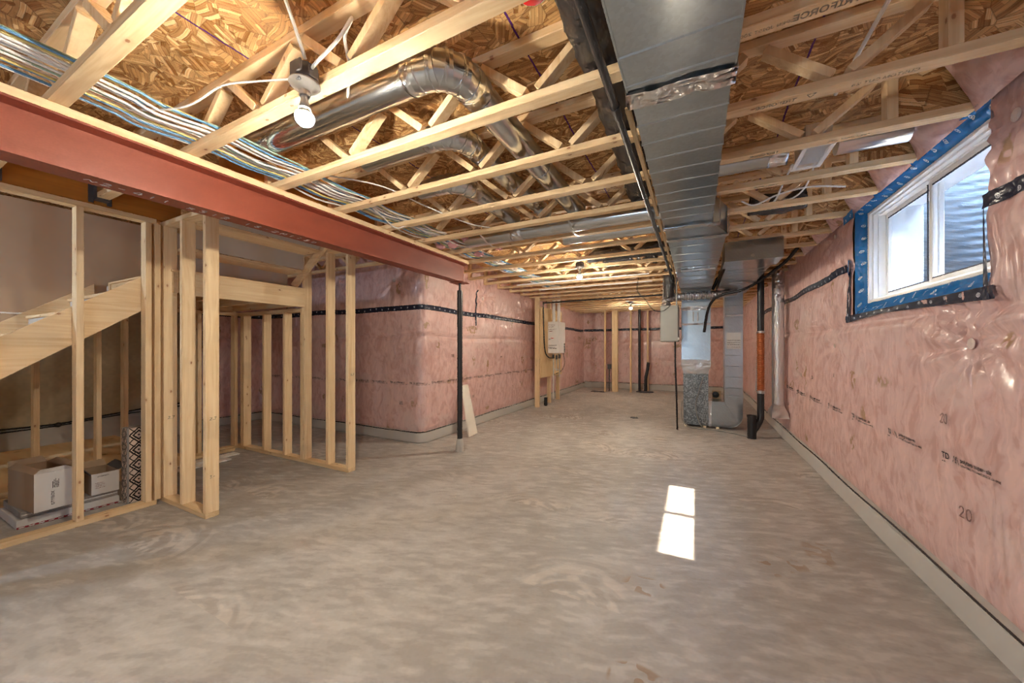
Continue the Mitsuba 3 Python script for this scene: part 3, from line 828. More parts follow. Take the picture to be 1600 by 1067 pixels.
for i, y in enumerate(JY):
    xl = -3.96 if y < 1.2 else (BX - 0.07 if y < 2.7 else (XS + 0.05 if y < YC - 0.1 else XL + 0.01))
    JK.append(joist(i, y, xl))
# stamps on the underside of some chords on the right of the trunk duct
def stamp(parent, txt, x, y, h, mm_='ink_wood', bold=False):
    m = meshkit.text_mesh(txt, h, 0.0003, bold)
    v = np.array(m.vertices)
    # read from below with the tops of the letters towards the camera
    P = np.stack([x - v[:, 0], y - v[:, 1], ZJ - 0.0002 - v[:, 2]], 1)
    part(parent, 'stamp', trimesh.Trimesh(P, m.faces, process=False), mm_)
def triangle_mark(parent, x, y, s):
    c = [(x, y + s), (x + s, y - s * 0.7), (x - s, y - s * 0.7)]
    ms = [bar((a[0], a[1], ZJ - 0.0003), (b[0], b[1], ZJ - 0.0003), 0.003, 0.0005, c=0.0001) for a, b in zip(c, c[1:] + c[:1])]
    part(parent, 'stamp', join(*ms), 'ink_wood')
stamp(JK[3], 'TRIFORCE', 0.40, JY[3] + 0.012, 0.022, 'ink_wood', True)
triangle_mark(JK[3], 0.45, JY[3], 0.016)
stamp(JK[3], 'CUSTOM CUT 24', 0.79, JY[3] + 0.012, 0.018)
stamp(JK[2], 'TRIFORCE', 0.47, JY[2] + 0.012, 0.026, 'ink_wood', True)
stamp(JK[2], 'OPEN JOIST 2000', 0.30, JY[2] + 0.012, 0.014)
stamp(JK[4], 'TRIFORCE', 0.42, JY[4] + 0.012, 0.02, 'ink_wood', True)
stamp(JK[5], 'TRIFORCE', 0.5, JY[5] + 0.012, 0.02, 'ink_wood', True)
stamp(JK[4], 'OPEN JOIST 2000', 0.80, JY[4] + 0.010, 0.014)

# rim and header boards round the stair opening
k = thing('stair_rim_beam', 'orange laminated header on top of the stud wall behind the red beam', 'header beam')
for a, b in ((-1.5, 0.15), (0.153, 0.98), (0.983, 1.49)):
    part(k, 'lvl_board', chbox(-4.045, -3.965, a, b, 2.352, ZT - 0.002), 'lvl')
for y in JY[:2]:
    hk = thing('joist_hanger', f'galvanized hanger at the left end of the {"joist in the top left corner" if y < 0.8 else "joist behind the chalked flange"}', 'joist hanger')
    put(hk, join(box(-3.962, -3.955, y - 0.034, y - 0.06, 2.36, 2.62), box(-3.962, -3.955, y + 0.034, y + 0.06, 2.36, 2.62), box(-3.962, -3.88, y - 0.036, y + 0.036, 2.378, 2.386), box(-3.962, -3.89, y + 0.033, y + 0.0355, 2.38, 2.52), box(-3.962, -3.89, y - 0.0355, y - 0.033, 2.38, 2.52)), 'dark_grey')
k = thing('opening_header', 'laminated header carrying the joist ends beside the red beam', 'header beam')
part(k, 'lvl_board', chbox(BX - 0.16, BX - 0.072, 1.24, 2.70, 2.392, ZT - 0.002), 'lvl')

# ------------------------------------------------------------------ stud walls and stairs on the left
W1 = -3.96      # room face of the stud wall under the header
k = thing('stud_wall', 'long stud wall under the orange header, left of the doorway posts', 'stud wall')
wood(k, 'bottom_plate', chbox(W1 - 0.089, W1, -1.4, 1.33, 0.0, 0.038), 1, 0.55)
wood(k, 'top_plate', chbox(W1 - 0.089, W1, -1.4, 1.33, 2.312, 2.35), 1, 0.7)
for y in (0.895, 0.49, 0.09, -0.32, 1.262, 1.318):
    wood(k, 'stud', chbox(W1 - 0.089, W1, y, y + 0.038, 0.038, 2.312), 2)
k = thing('stud_wall', 'short stud wall of three posts standing under the red beam', 'stud wall')
YS = 1.376
wood(k, 'bottom_plate', chbox(-4.04, -3.28, YS, YS + 0.089, 0.0, 0.038), 0, 0.55)
wood(k, 'top_plate', chbox(-4.04, -3.28, YS, YS + 0.089, 2.312, 2.35), 0, 0.75)
for x in (-3.318, -3.685, -4.005, -4.045):
    wood(k, 'stud', chbox(x, x + 0.038, YS, YS + 0.089, 0.038, 2.312), 2, 0.93)
k = thing('stud_wall', 'stud wall with an end post, between the stair landing and the pink corner', 'stud wall')
Y3 = 2.556
wood(k, 'bottom_plate', chbox(-5.34, -3.19, Y3, Y3 + 0.089, 0.0, 0.038), 0, 0.5)
wood(k, 'top_plate', chbox(-3.98, -3.19, Y3, Y3 + 0.089, 2.312, 2.35), 0, 0.6)
wood(k, 'landing_plate', chbox(-5.34, -3.955, Y3, Y3 + 0.089, 1.70, 1.738), 0, 0.4)
for x in (-3.228, -3.545, -3.945):
    wood(k, 'stud', chbox(x, x + 0.038, Y3, Y3 + 0.089, 0.038, 2.312), 2, 0.9)
wood(k, 'stud', chbox(-3.985, -3.947, Y3, Y3 + 0.089, 0.038, 1.745), 2, 0.6)
for x in (-4.31, -4.725, -5.17, -5.21):
    wood(k, 'stud', chbox(x, x + 0.038, Y3, Y3 + 0.089, 0.038, 1.70), 2, 0.85)
k = thing('stud_wall', 'low stud wall under the landing, closing the back of the closet', 'stud wall')
wood(k, 'bottom_plate', chbox(-5.34, -5.251, 1.42, Y3, 0.0, 0.038), 1, 0.5)
wood(k, 'top_plate', chbox(-5.34, -5.251, 1.42, Y3, 1.70, 1.738), 1, 0.5)
for y in (2.13, 2.51):
    wood(k, 'stud', chbox(-5.34, -5.251, y, y + 0.038, 0.038, 1.70), 2, 0.75)
k = thing('stud_wall', 'far stud wall of the stair, standing on the plywood and faced with drywall above', 'stud wall')
for y in (0.99, 1.39, 1.59, 0.55):
    wood(k, 'stud', chbox(-5.63, -5.541, y, y + 0.038, 0.13, 2.55), 2, 0.8)
wood(k, 'top_plate', chbox(-5.63, -5.541, -0.6, 2.5, 2.55, 2.588), 1, 0.6)
part(k, 'drywall_sheet', join(grid(np.array([[(-5.53, a, 1.12 + max(a, -0.2) * 0.55 - 0.05), (-5.53, a, 2.66)] for a in np.linspace(-0.8, 2.45, 30)])),
                             grid(np.array([[(-5.542, a, 1.12 + max(a, -0.2) * 0.55 - 0.05), (-5.542, a, 2.66)] for a in np.linspace(-0.8, 2.45, 30)]), flip=True)), 'drywall', label='grey-brown drywall')
part(k, 'corner_bead', chbox(-5.53, -5.515, -0.4, 1.06, 1.598, 1.612), 'white', label='white edge bead')

for x, z, t in ((-3.28, 0.74, '2.7'), (-3.967, 0.69, '2.7'), (-3.28, 0.30, '1-'), (-3.19, 1.0, '2.7')):
    m = meshkit.text_mesh(t, 0.022, 0.0003, True)
    v = np.array(m.vertices)
    y = (Y3 if x == -3.19 else YS) + 0.025
    part('stud_wall_002' if x == -3.19 else 'stud_wall_001', 'stamp', trimesh.Trimesh(np.stack([x + 0.0002 + v[:, 2], y + v[:, 0], z + v[:, 1]], 1), m.faces, process=False), 'ink_wood')
# lower flight: two stringers, treads and risers
SLOPE = 0.757
def zs(y): return 1.36 + (y - 0.592) * SLOPE              # upper edge of the near stringer
k = thing('lower_stair_flight', 'wooden stair flight rising to the right behind the studs', 'stairs')
for x0 in (-4.095, -5.52):
    ya, yb = -1.05, 1.36
    P = [(x0, ya, zs(ya)), (x0, yb, zs(yb)), (x0, yb, zs(yb) - 0.278), (x0, ya, zs(ya) - 0.278)]
    Q = [(x0 + 0.038, b, c) for a, b, c in P]
    wood(k, 'stringer', loft([P, Q]), 1, 0.9)
for j in range(9):
    z = 1.957 - 0.188 * (j + 1)
    y = 1.45 - 0.2484 * (j + 1)
    wood(k, 'tread', chbox(-5.48, -4.097, y - 0.02, y + 0.26, z - 0.026, z), 0, 0.7)
    part(k, 'riser', chbox(-5.48, -4.097, y + 0.245, y + 0.257, z, z + 0.162), 'riser')
# landing
k = thing('stair_landing', 'wooden stair landing with a deep header board over the closet', 'stair landing')
wood(k, 'header_board', chbox(-3.938, -3.90, 1.466, 2.554, 1.745, 1.957), 1, 0.92)
wood(k, 'ledger', chbox(-5.34, -5.30, 1.42, 2.55, 1.745, 1.935), 1, 0.5)
for y in (1.43, 1.80, 2.16, 2.515):
    wood(k, 'landing_joist', chbox(-5.30, -3.94, y, y + 0.038, 1.76, 1.935), 0, 0.5)
part(k, 'deck', chbox(-5.34, -3.94, 1.42, 2.553, 1.936, 1.955), 'plywood')
# upper flight towards the room, seen from below
k = thing('upper_stair_flight', 'upper stair flight seen from below, pale risers and wooden treads under the red beam', 'stairs')
for j, x in enumerate((-4.12, -3.83, -3.56, -3.29)):
    z = 1.957 + 0.188 * j
    part(k, 'riser', chbox(x - 0.012, x, 1.47, 2.50, z, min(z + 0.188, 2.684)), 'riser')
    if j < 3:
        wood(k, 'tread', chbox(x - 0.03, x + 0.262, 1.47, 2.50, z + 0.162, z + 0.187), 1, 0.8)
wood(k, 'stringer', bar((-4.06, 2.53, 1.985), (-3.34, 2.53, 2.505), 0.036, 0.075), 0, 0.9)

# ------------------------------------------------------------------ plywood, cartons and loose boards on the left
k = thing('plywood_stack', 'stack of tan plywood sheets lying on the floor behind the stud wall', 'plywood')
for j in range(5):
    z = 0.026 * j
    d = 0.02 * rng.random()
    part(k, 'sheet', chbox(-6.9 + d, -4.93 - d * 2, -0.2, 1.88 + d, z + 0.002, z + 0.024, 0.001), 'plywood')
k = thing('flat_carton', 'long flat white carton with red and black edge on the floor behind the plate', 'carton')
put(k + '__box', chbox(-4.75, -4.285, 0.69, 1.205, 0.0, 0.062), M and 'carton_white')
part(k, 'printed_edge', box(-4.286, -4.283, 0.692, 1.203, 0.001, 0.014), 'carton_red')
zz = []
for a in np.arange(0.70, 1.20, 0.045):
    zz.append(box(-4.2862, -4.2825, a, a + 0.026, 0.004, 0.011))
part(k, 'printed_motif', join(*zz), 'carton_white')
k = thing('flat_carton', 'flat grey carton stacked on the long white carton', 'carton')
put(k + '__box', chbox(-4.77, -4.30, 0.71, 1.20, 0.064, 0.112), 'carton_grey')
for j in range(3):
    part(k, 'edge_layer', box(-4.302, -4.296, 0.715, 1.195, 0.070 + j * 0.014, 0.078 + j * 0.014), 'carton_white' if j == 1 else 'carton_grey')

def open_carton(label, cx, cy, z, lx, ly, h, ang, white_side, flaps):
    k = thing('open_carton', label, 'carton')
    R = T().translate([cx, cy, z]).rotate([0, 0, 1], ang)
    t = 0.005
    walls = [box(0, lx, 0, t, 0, h), box(0, lx, ly - t, ly, 0, h), box(0, t, 0, ly, 0, h), box(lx - t, lx, 0, ly, 0, h), box(0, lx, 0, ly, 0, t)]
    part(k, 'body', join(*walls), 'card', to_world=R)
    part(k, 'white_face', box(lx, lx + 0.002, 0.0, ly, 0.0, h), 'carton_white', to_world=R, label='white printed face')
    for (hinge, n_, ext) in flaps:
        part(k, 'flap', hinge, n_, to_world=R)
    return k, R
# big carton: brown long side to the camera, white end to the right
def flap(a, b, lean, rise, inset=0.012):
    """A carton flap hinged on the edge a-b, its far edge moved by lean (x, y) and rise."""
    a, b = np.array(a, float), np.array(b, float)
    d = (b - a) / np.linalg.norm(b - a)
    c, e = b + [lean[0], lean[1], rise] - d * inset, a + [lean[0], lean[1], rise] + d * inset
    n = np.cross(d, np.array([lean[0], lean[1], rise])); n = n / np.linalg.norm(n) * 0.004
    return loft([[a, b, c, e], [a + n, b + n, c + n, e + n]])
lx, ly, h = 0.42, 0.19, 0.27
fl = [(flap((0, 0, h), (lx, 0, h), (0, 0.035), 0.030), 'card', 0), (flap((lx, 0, h), (lx, ly, h), (-0.035, 0), 0.020, 0.03), 'carton_white', 0),
      (flap((0, 0, h), (0, ly, h), (-0.05, 0), 0.04), 'card', 0), (flap((0, ly, h), (lx, ly, h), (0, 0.05), 0.02), 'card', 0)]
k, R = open_carton('tall open cardboard carton with brown side and white end', -4.60, 0.705, 0.114, lx, ly, h, 6.0, 0, fl)
def carton_text(k, R, txt, lx, y, z, h, up=True):
    m = meshkit.text_mesh(txt, h, 0.0003, True)
    v = np.array(m.vertices)
    P = np.stack([lx + 0.0022 + v[:, 2], y + v[:, 0], z + v[:, 1]], 1) if up else np.stack([lx + 0.0022 + v[:, 2], y - v[:, 1], z + v[:, 0]], 1)
    part(k, 'lettering', trimesh.Trimesh(P, m.faces, process=False), 'ink', to_world=R)
carton_text(k, R, 'QTY/BOX', lx, 0.095, 0.03, 0.016, False)
for j in range(5):
    part(k, 'lettering', box(lx + 0.002, lx + 0.0026, 0.085 + 0.007 * j, 0.088 + 0.007 * j, 0.15, 0.20 + 0.01 * (j % 3)), 'ink', to_world=R)
lx, ly, h = 0.27, 0.155, 0.165
fl = [(flap((0, 0, h), (lx, 0, h), (0, -0.03), 0.045), 'dark_grey', 0), (flap((0, ly, h), (lx, ly, h), (0, 0.05), 0.035), 'dark_grey', 0),
      (flap((0, 0, h), (0, ly, h), (-0.04, 0), 0.05), 'card', 0)]
k, R = open_carton('small open white carton with dark flaps, behind the single stud near the patterned pack', -4.545, 1.045, 0.114, lx, ly, h, 0.0, 0, fl)
carton_text(k, R, 'UNISANDS', lx, 0.03, 0.138, 0.009)
for j in range(4):
    part(k, 'lettering', box(lx + 0.002, lx + 0.0026, 0.02, 0.075 - 0.006 * (j % 2), 0.05 + j * 0.013, 0.053 + j * 0.013), 'ink_soft', to_world=R)
k = thing('tile_pack', 'tall pack with a black and cream lattice pattern standing beside the end stud', 'tile pack')
def face_uv(P, u, v):
    return trimesh.Trimesh(P, [[0, 1, 2], [0, 2, 3]], process=False), np.array([[0, 0], [u, 0], [u, v], [0, v]], float)
part(k, 'core', chbox(-4.30, -4.192, 1.222, 1.352, 0.0, 0.62), 'carton_grey')
m, uv = face_uv([(-4.190, 1.235, 0.0), (-4.190, 1.352, 0.0), (-4.190, 1.352, 0.62), (-4.190, 1.235, 0.62)], 1.0, 5.0)
part(k, 'patterned_face', m, 'pattern', uv=uv)
m, uv = face_uv([(-4.300, 1.2205, 0.0), (-4.192, 1.2205, 0.0), (-4.192, 1.2205, 0.62), (-4.300, 1.2205, 0.62)], 1.0, 6.0)
part(k, 'side_face', m, 'pattern', uv=uv)
for lab, x0, x1, y0, y1, z, mm_ in (('white painted board lying on the closet floor, longer one', -4.86, -4.74, 1.55, 2.24, 0.004, 'white'), ('white painted board lying behind the longer one on the closet floor', -5.02, -4.90, 1.7, 2.40, 0.004, 'white')):
    k = thing('trim_board', lab, 'board')
    put(k, chbox(x0, x1, y0, y1, z, z + 0.016), mm_)
k = thing('wood_offcut', 'dark strip of lumber lying by the plate at the back of the closet', 'lumber')
put(k, chbox(-5.22, -5.15, 1.95, 2.47, 0.001, 0.030), 'wood', uv=wuv(chbox(0, 1, 0, 1, 0, 1), 1, 0.2))

# poly sheet and cable along the bare foundation
k = thing('foundation_cable', 'black cable sagging along the bare foundation wall behind the studs', 'cable')
pts = [(XS + 0.03, -1.0, 0.37), (XS + 0.03, 0.3, 0.345), (XS + 0.03, 0.98, 0.36), (XS + 0.03, 1.45, 0.355), (XS + 0.03, 1.9, 0.40), (XS + 0.03, 2.4, 0.44), (XS + 0.03, 2.72, 0.45)]
put(k, join(tube(smooth_path(pts, 10), 0.010, 7), tube(smooth_path([(x + 0.01, y, z - 0.03 - 0.01 * math.sin(3 * y)) for x, y, z in pts], 10), 0.008, 7), trimesh.creation.icosphere(2, 0.03).apply_translation((XS + 0.05, 1.43, 0.345))), 'black', smooth=40)
k = thing('poly_sheet', 'loose sheet of clear plastic fanning down from the cable on the foundation wall', 'plastic sheet')
S, W = np.meshgrid(np.linspace(-1.0, 2.7, 150), np.linspace(0, 1, 24), indexing='ij')
zt = np.interp(S, [p[1] for p in pts], [p[2] for p in pts])
fold = meshkit.noise(np.stack([(S - 1.43) / (0.25 + W) * 3.1, W * 0.6, S * 0], -1), 5)
X = XS + 0.02 + 0.16 * W ** 1.4 + 0.05 * W * (fold - 0.5) * 2
put(k, grid(np.stack([X, S, zt * (1 - W) + 0.004], -1)), 'poly', smooth=True)

# ------------------------------------------------------------------ sheet-metal ducts
def duct_y(stations, ribs=(), bead=0.004):
    """Rectangular duct along y through stations (y, x0, x1, z0, z1), with raised beads at ribs."""
    st = sorted(stations)
    ys = np.array([s[0] for s in st])
    def at(y): return [np.interp(y, ys, [s[i] for s in st]) for i in range(1, 5)]
    lv = [(y, 0.0) for y in ys]
    for r in ribs:
        lv += [(r - 0.006, 0.0), (r - 0.002, bead), (r + 0.002, bead), (r + 0.006, 0.0)]
    lv.sort()
    return loft([rect(a[0] - b, a[1] + b, a[2] - b, a[3], y) for y, b in lv for a in [at(y)]])
def duct_z(stations, ribs=(), bead=0.003):
    st = sorted(stations)
    zs_ = np.array([s[0] for s in st])
    def at(z): return [np.interp(z, zs_, [s[i] for s in st]) for i in range(1, 5)]
    lv = [(z, 0.0) for z in zs_]
    for r in ribs:
        lv += [(r - 0.005, 0.0), (r - 0.002, bead), (r + 0.002, bead), (r + 0.005, 0.0)]
    lv.sort()
    return loft([[[a[0] - b, a[2] - b, z], [a[1] + b, a[2] - b, z], [a[1] + b, a[3] + b, z], [a[0] - b, a[3] + b, z]] for z, b in lv for a in [at(z)]])

ZD = 2.18
k = thing('supply_trunk_duct', 'long rectangular galvanized trunk duct under the joists, running from the camera to the upright plenum', 'duct')
part(k, 'section', duct_y([(-1.2, -0.210, 0.112, ZD, 2.384), (1.36, -0.210, 0.112, ZD, 2.384)], [0.55, 0.85, 1.142, 1.278]), 'galv')
part(k, 'section', duct_y([(1.36, -0.206, 0.108, ZD + 0.003, 2.384), (2.93, -0.206, 0.108, ZD + 0.003, 2.384)], [1.53 + 0.148 * i for i in range(9)]), 'galv')
part(k, 'transition', duct_y([(2.93, -0.206, 0.115, ZD, 2.384), (3.24, -0.203, 0.222, ZD - 0.006, 2.384)]), 'galv', label='flared transition piece')
part(k, 'section', duct_y([(3.24, -0.203, 0.218, ZD, 2.384), (7.02, -0.200, 0.220, ZD, 2.384)], [3.5 + 0.3 * i for i in range(12)]), 'galv')
def tape_ring(x0, x1, z0, z1, y0, y1, seed):
    # crumpled foil tape round a joint: bottom and both sides
    prof = [(x0, z1)] + [(x0, z) for z in np.linspace(z1 - 0.02, z0, 9)] + [(x, z0) for x in np.linspace(x0 + 0.015, x1 - 0.015, 26)] + [(x1, z) for z in np.linspace(z0, z1 - 0.02, 9)] + [(x1, z1)]
    prof = np.array(prof)
    ys = np.linspace(y0, y1, 8)
    cx, cz = (x0 + x1) / 2, (z0 + z1) / 2
    P = np.zeros((len(prof), len(ys), 3))
    for j, y in enumerate(ys):
        q = np.stack([prof[:, 0] * 22, np.full(len(prof), y * 30), prof[:, 1] * 22], -1)
        o = 0.002 + 0.012 * meshkit.fbm(q, 3, seed)
        d = np.stack([np.sign(prof[:, 0] - cx) * (np.abs(prof[:, 0] - cx) > (x1 - x0) / 2 - 0.002), -(np.abs(prof[:, 1] - z0) < 0.002).astype(float)], -1)
        P[:, j, 0] = prof[:, 0] + d[:, 0] * o
        P[:, j, 2] = prof[:, 1] + d[:, 1] * o
        P[:, j, 1] = y + 0.012 * (meshkit.noise(q * 0.4, seed + 3) - 0.5) * 2 + 0.01 * np.sin(prof[:, 0] * 9)
    return grid(P)
part(k, 'foil_tape', tape_ring(-0.212, 0.114, ZD - 0.001, 2.384, 1.325, 1.405, 3), 'foil', smooth=True, label='crumpled foil tape')
part(k, 'foil_tape', tape_ring(-0.207, 0.150, ZD - 0.002, 2.384, 2.90, 2.965, 4), 'foil', smooth=True)
part(k, 'foil_tape', tape_ring(-0.205, 0.224, ZD - 0.004, 2.384, 3.22, 3.29, 5), 'foil', smooth=True)
for x in (-0.2115, 0.1135):
    part(k, 'corner_seam', box(x - 0.003, x + 0.003, -1.2, 1.33, ZD - 0.003, ZD + 0.012), 'galv')
part(k, 'cover_strip', chbox(-0.15, 0.20, 4.55, 4.62, ZD - 0.02, ZD - 0.002), 'foil')

k = thing('supply_plenum', 'upright galvanized plenum with a dark speckled base, left leg of the U-shaped ductwork', 'duct')
part(k, 'upper_box', duct_z([(1.07, -0.201, 0.221, 6.58, 7.0), (2.182, -0.201, 0.221, 6.58, 7.0)]), 'plenum')
part(k, 'taper', duct_z([(0.865, -0.170, 0.190, 6.60, 6.98), (1.0, -0.205, 0.225, 6.575, 7.0), (1.07, -0.205, 0.225, 6.575, 7.0)], [0.87]), 'foil')
part(k, 'dark_base', duct_z([(0.035, -0.170, 0.190, 6.60, 6.98), (0.865, -0.176, 0.192, 6.60, 6.98)], [0.62], 0.002), 'dark_galv', label='dark speckled base')
for j in range(6):
    part(k, 'base_bead', box(-0.15 + j * 0.06, -0.146 + j * 0.06, 6.596, 6.6, 0.07, 0.42), 'dark_galv')
for z0, z1 in ((1.90, 1.97), (1.66, 1.69), (1.04, 1.10)):
    part(k, 'foil_tape', chbox(-0.206, 0.226, 6.572, 6.60, z0, z1), 'foil')
part(k, 'runner', join(box(-0.16, -0.12, 6.62, 6.98, 0.0, 0.036), box(0.12, 0.16, 6.62, 6.98, 0.0, 0.036)), 'wood', uv=np.tile([5.0, 1.0], (16, 1)))
for x in (-0.035, 0.03):
    part(k, 'cleat_reflection', chbox(x, x + 0.018, 6.570, 6.582, 1.72, 1.88), 'white')  # white bars standing in for a reflection on the plenum

k = thing('return_riser', 'upright galvanized return riser with a rounded foot, right leg of the U-shaped ductwork', 'duct')
arc = [(0.46 + 0.20 * math.sin(t), 0.232 - 0.20 * math.cos(t)) for t in np.linspace(0, math.pi / 2, 12)]
prof = [(0.235, 0.032)] + arc + [(0.662, 0.505), (0.417, 0.505), (0.417, 0.44), (0.395, 0.435), (0.235, 0.43)]
import shapely.geometry as sg
el = trimesh.creation.extrude_polygon(sg.Polygon(prof), 0.36, engine='earcut')
V = np.array(el.vertices)
part(k, 'elbow', trimesh.Trimesh(np.stack([V[:, 0], 6.96 - V[:, 2], V[:, 1]], 1), el.faces, process=False), 'galv')
part(k, 'elbow_seam', bar((0.41, 6.598, 0.44), (0.60, 6.598, 0.10), 0.004, 0.008, up=(0, 1, 0)), 'galv')
part(k, 'elbow_edge', tube([(x, 6.60, z) for x, z in arc], 0.005, 6), 'galv')
part(k, 'collar', chbox(0.193, 0.236, 6.59, 6.97, 0.03, 0.44), 'foil')
part(k, 'flange', chbox(0.410, 0.669, 6.59, 6.97, 0.505, 0.545), 'galv')
part(k, 'riser_box', duct_z([(0.545, 0.417, 0.662, 6.60, 6.96), (2.20, 0.417, 0.662, 6.60, 6.96)], [0.66, 0.83, 1.0, 1.17, 1.82, 1.95]), 'galv')
part(k, 'foil_tape', chbox(0.413, 0.666, 6.594, 6.96, 1.78, 1.81), 'foil')
part(k, 'paper_label', chbox(0.44, 0.637, 6.592, 6.596, 1.276, 1.528), 'carton_white', label='paper label')
part(k, 'label_lines', join(*[box(0.45, 0.627, 6.5905, 6.592, 1.30 + j * 0.034, 1.306 + j * 0.034) for j in range(4)]), 'ink')
part(k, 'foot_rail', box(0.30, 0.34, 6.62, 6.94, 0.0, 0.031), 'wood', uv=np.tile([5.0, 1.0], (8, 1)))
k = thing('return_trunk_duct', 'galvanized return duct under the joists right of the trunk, closed by a plain square end', 'duct')
part(k, 'end_box', chbox(0.273, 0.775, 4.35, 4.72, ZD, 2.386, 0.004), 'galv', label='plain square end')
part(k, 'duct_run', duct_y([(4.72, 0.31, 0.735, ZD + 0.012, 2.384), (7.05, 0.31, 0.735, ZD + 0.012, 2.384)], [4.9 + 0.18 * i for i in range(12)]), 'galv')
part(k, 'button', lathe([(0.016, 0), (0.016, 0.006), (0.011, 0.006), (0.010, 0.002), (0, 0.002)], (0.52, 4.349, ZD + 0.045), 16, (0, -1, 0)), 'pipe')
k = thing('draught_block', 'small wooden box with a dark knob on the floor between the two duct legs', 'wooden box')
wood(k, 'frame_piece', chbox(0.26, 0.39, 7.02, 7.10, 0.0, 0.56), 2, 0.3)
part(k, 'knob', lathe([(0.05, 0), (0.05, 0.06), (0, 0.07)], (0.31, 7.02, 0.50), 16, (0, -1, 0)), 'black', smooth=30)

# ventilator box hung on straps, with its foil hose
k = thing('ventilator_box', 'grey sheet-metal ventilator box hanging left of the plenum', 'ventilator')
part(k, 'cabinet', chbox(-0.484, -0.225, 6.06, 6.38, 1.385, 1.945, 0.006), 'grey_panel')
part(k, 'door_panel', chbox(-0.478, -0.233, 6.052, 6.061, 1.395, 1.935, 0.004), 'grey_panel')
part(k, 'latch', chbox(-0.232, -0.215, 6.05, 6.07, 1.41, 1.45), 'white')
part(k, 'strap', join(box(-0.46, -0.44, 6.20, 6.205, 1.94, 2.388), box(-0.27, -0.25, 6.20, 6.205, 1.94, 2.388)), 'pipe')
part(k, 'drain_hose', tube(smooth_path([(-0.28, 6.2, 1.386), (-0.275, 6.2, 1.0), (-0.26, 6.22, 0.5), (-0.25, 6.25, 0.0)], 10), 0.013, 8), 'black', smooth=True)
def ribbed(path, r, amp, pitch):
    path = np.asarray(path)
    s = np.concatenate([[0], np.cumsum(np.linalg.norm(np.diff(path, axis=0), axis=1))])
    n = int(s[-1] / pitch * 4) + 2
    t = np.linspace(0, s[-1], n)
    P = np.stack([np.interp(t, s, path[:, i]) for i in range(3)], -1)
    return tube(P, [r + amp * (1 if i % 4 in (1, 2) else -1) for i in range(n)], 18)
k = thing('foil_flex_hose', 'ribbed silver flexible hose running from the ventilator across the plenum', 'flexible duct')
put(k, ribbed(smooth_path([(-0.40, 6.22, 1.95), (-0.41, 6.24, 2.03), (-0.30, 6.27, 2.09), (-0.05, 6.30, 2.10), (0.22, 6.34, 2.105), (0.33, 6.40, 2.11)], 14), 0.060, 0.007, 0.034), 'foil', smooth=50)
k = thing('takeoff_pipe', 'short slanted galvanized pipe joining the ribbed hose to the return riser', 'duct pipe')
put(k, tube([(0.32, 6.40, 2.108), (0.42, 6.48, 2.13), (0.56, 6.62, 2.16)], 0.052, 16), 'pipe', smooth=40)
def crumpled(path, r, seed, n=26, amp=0.17):
    path, _ = frames(path)
    return tube(path, lambda i, a: r * (1 + amp * (meshkit.fbm(np.stack([np.cos(a) * 2.2, np.sin(a) * 2.2, np.full(len(a), i * 0.55)], -1), 3, seed) - 0.5) * 2), n)
def flex(label, pts, r, seed):
    k = thing('insulated_flex_duct', label, 'insulated duct')
    put(k, crumpled(smooth_path(pts, max(int(np.linalg.norm(np.array(pts[1]) - np.array(pts[0])) / 0.03), 4)), r, seed), 'black_film', smooth=True)
    return k
flex('black plastic-wrapped insulated duct along the trunk, running away from the camera', [(-0.36, 0.40, 2.53), (-0.355, 1.1, 2.53), (-0.36, 1.9, 2.53), (-0.37, 2.6, 2.52), (-0.40, 3.05, 2.54)], 0.088, 1)
flex('black plastic-wrapped duct lying across a joist bay behind the galvanized cross pipes', [(-1.25, 4.67, 2.49), (-0.8, 4.67, 2.50), (-0.24, 4.67, 2.48)], 0.085, 2)
flex('short black plastic-wrapped duct one joist bay further back than the longer crosswise one', [(-1.15, 5.16, 2.50), (-0.7, 5.16, 2.52), (-0.45, 5.16, 2.50)], 0.08, 3)
flex('black plastic-wrapped duct dropping from the joists onto the ventilator', [(-0.36, 6.10, 2.55), (-0.36, 6.12, 2.35), (-0.37, 6.16, 2.08)], 0.075, 4)
flex('black plastic-wrapped duct in the joists right of the flared trunk piece', [(0.42, 3.70, 2.52), (0.62, 3.71, 2.50), (0.80, 3.70, 2.52)], 0.085, 5)

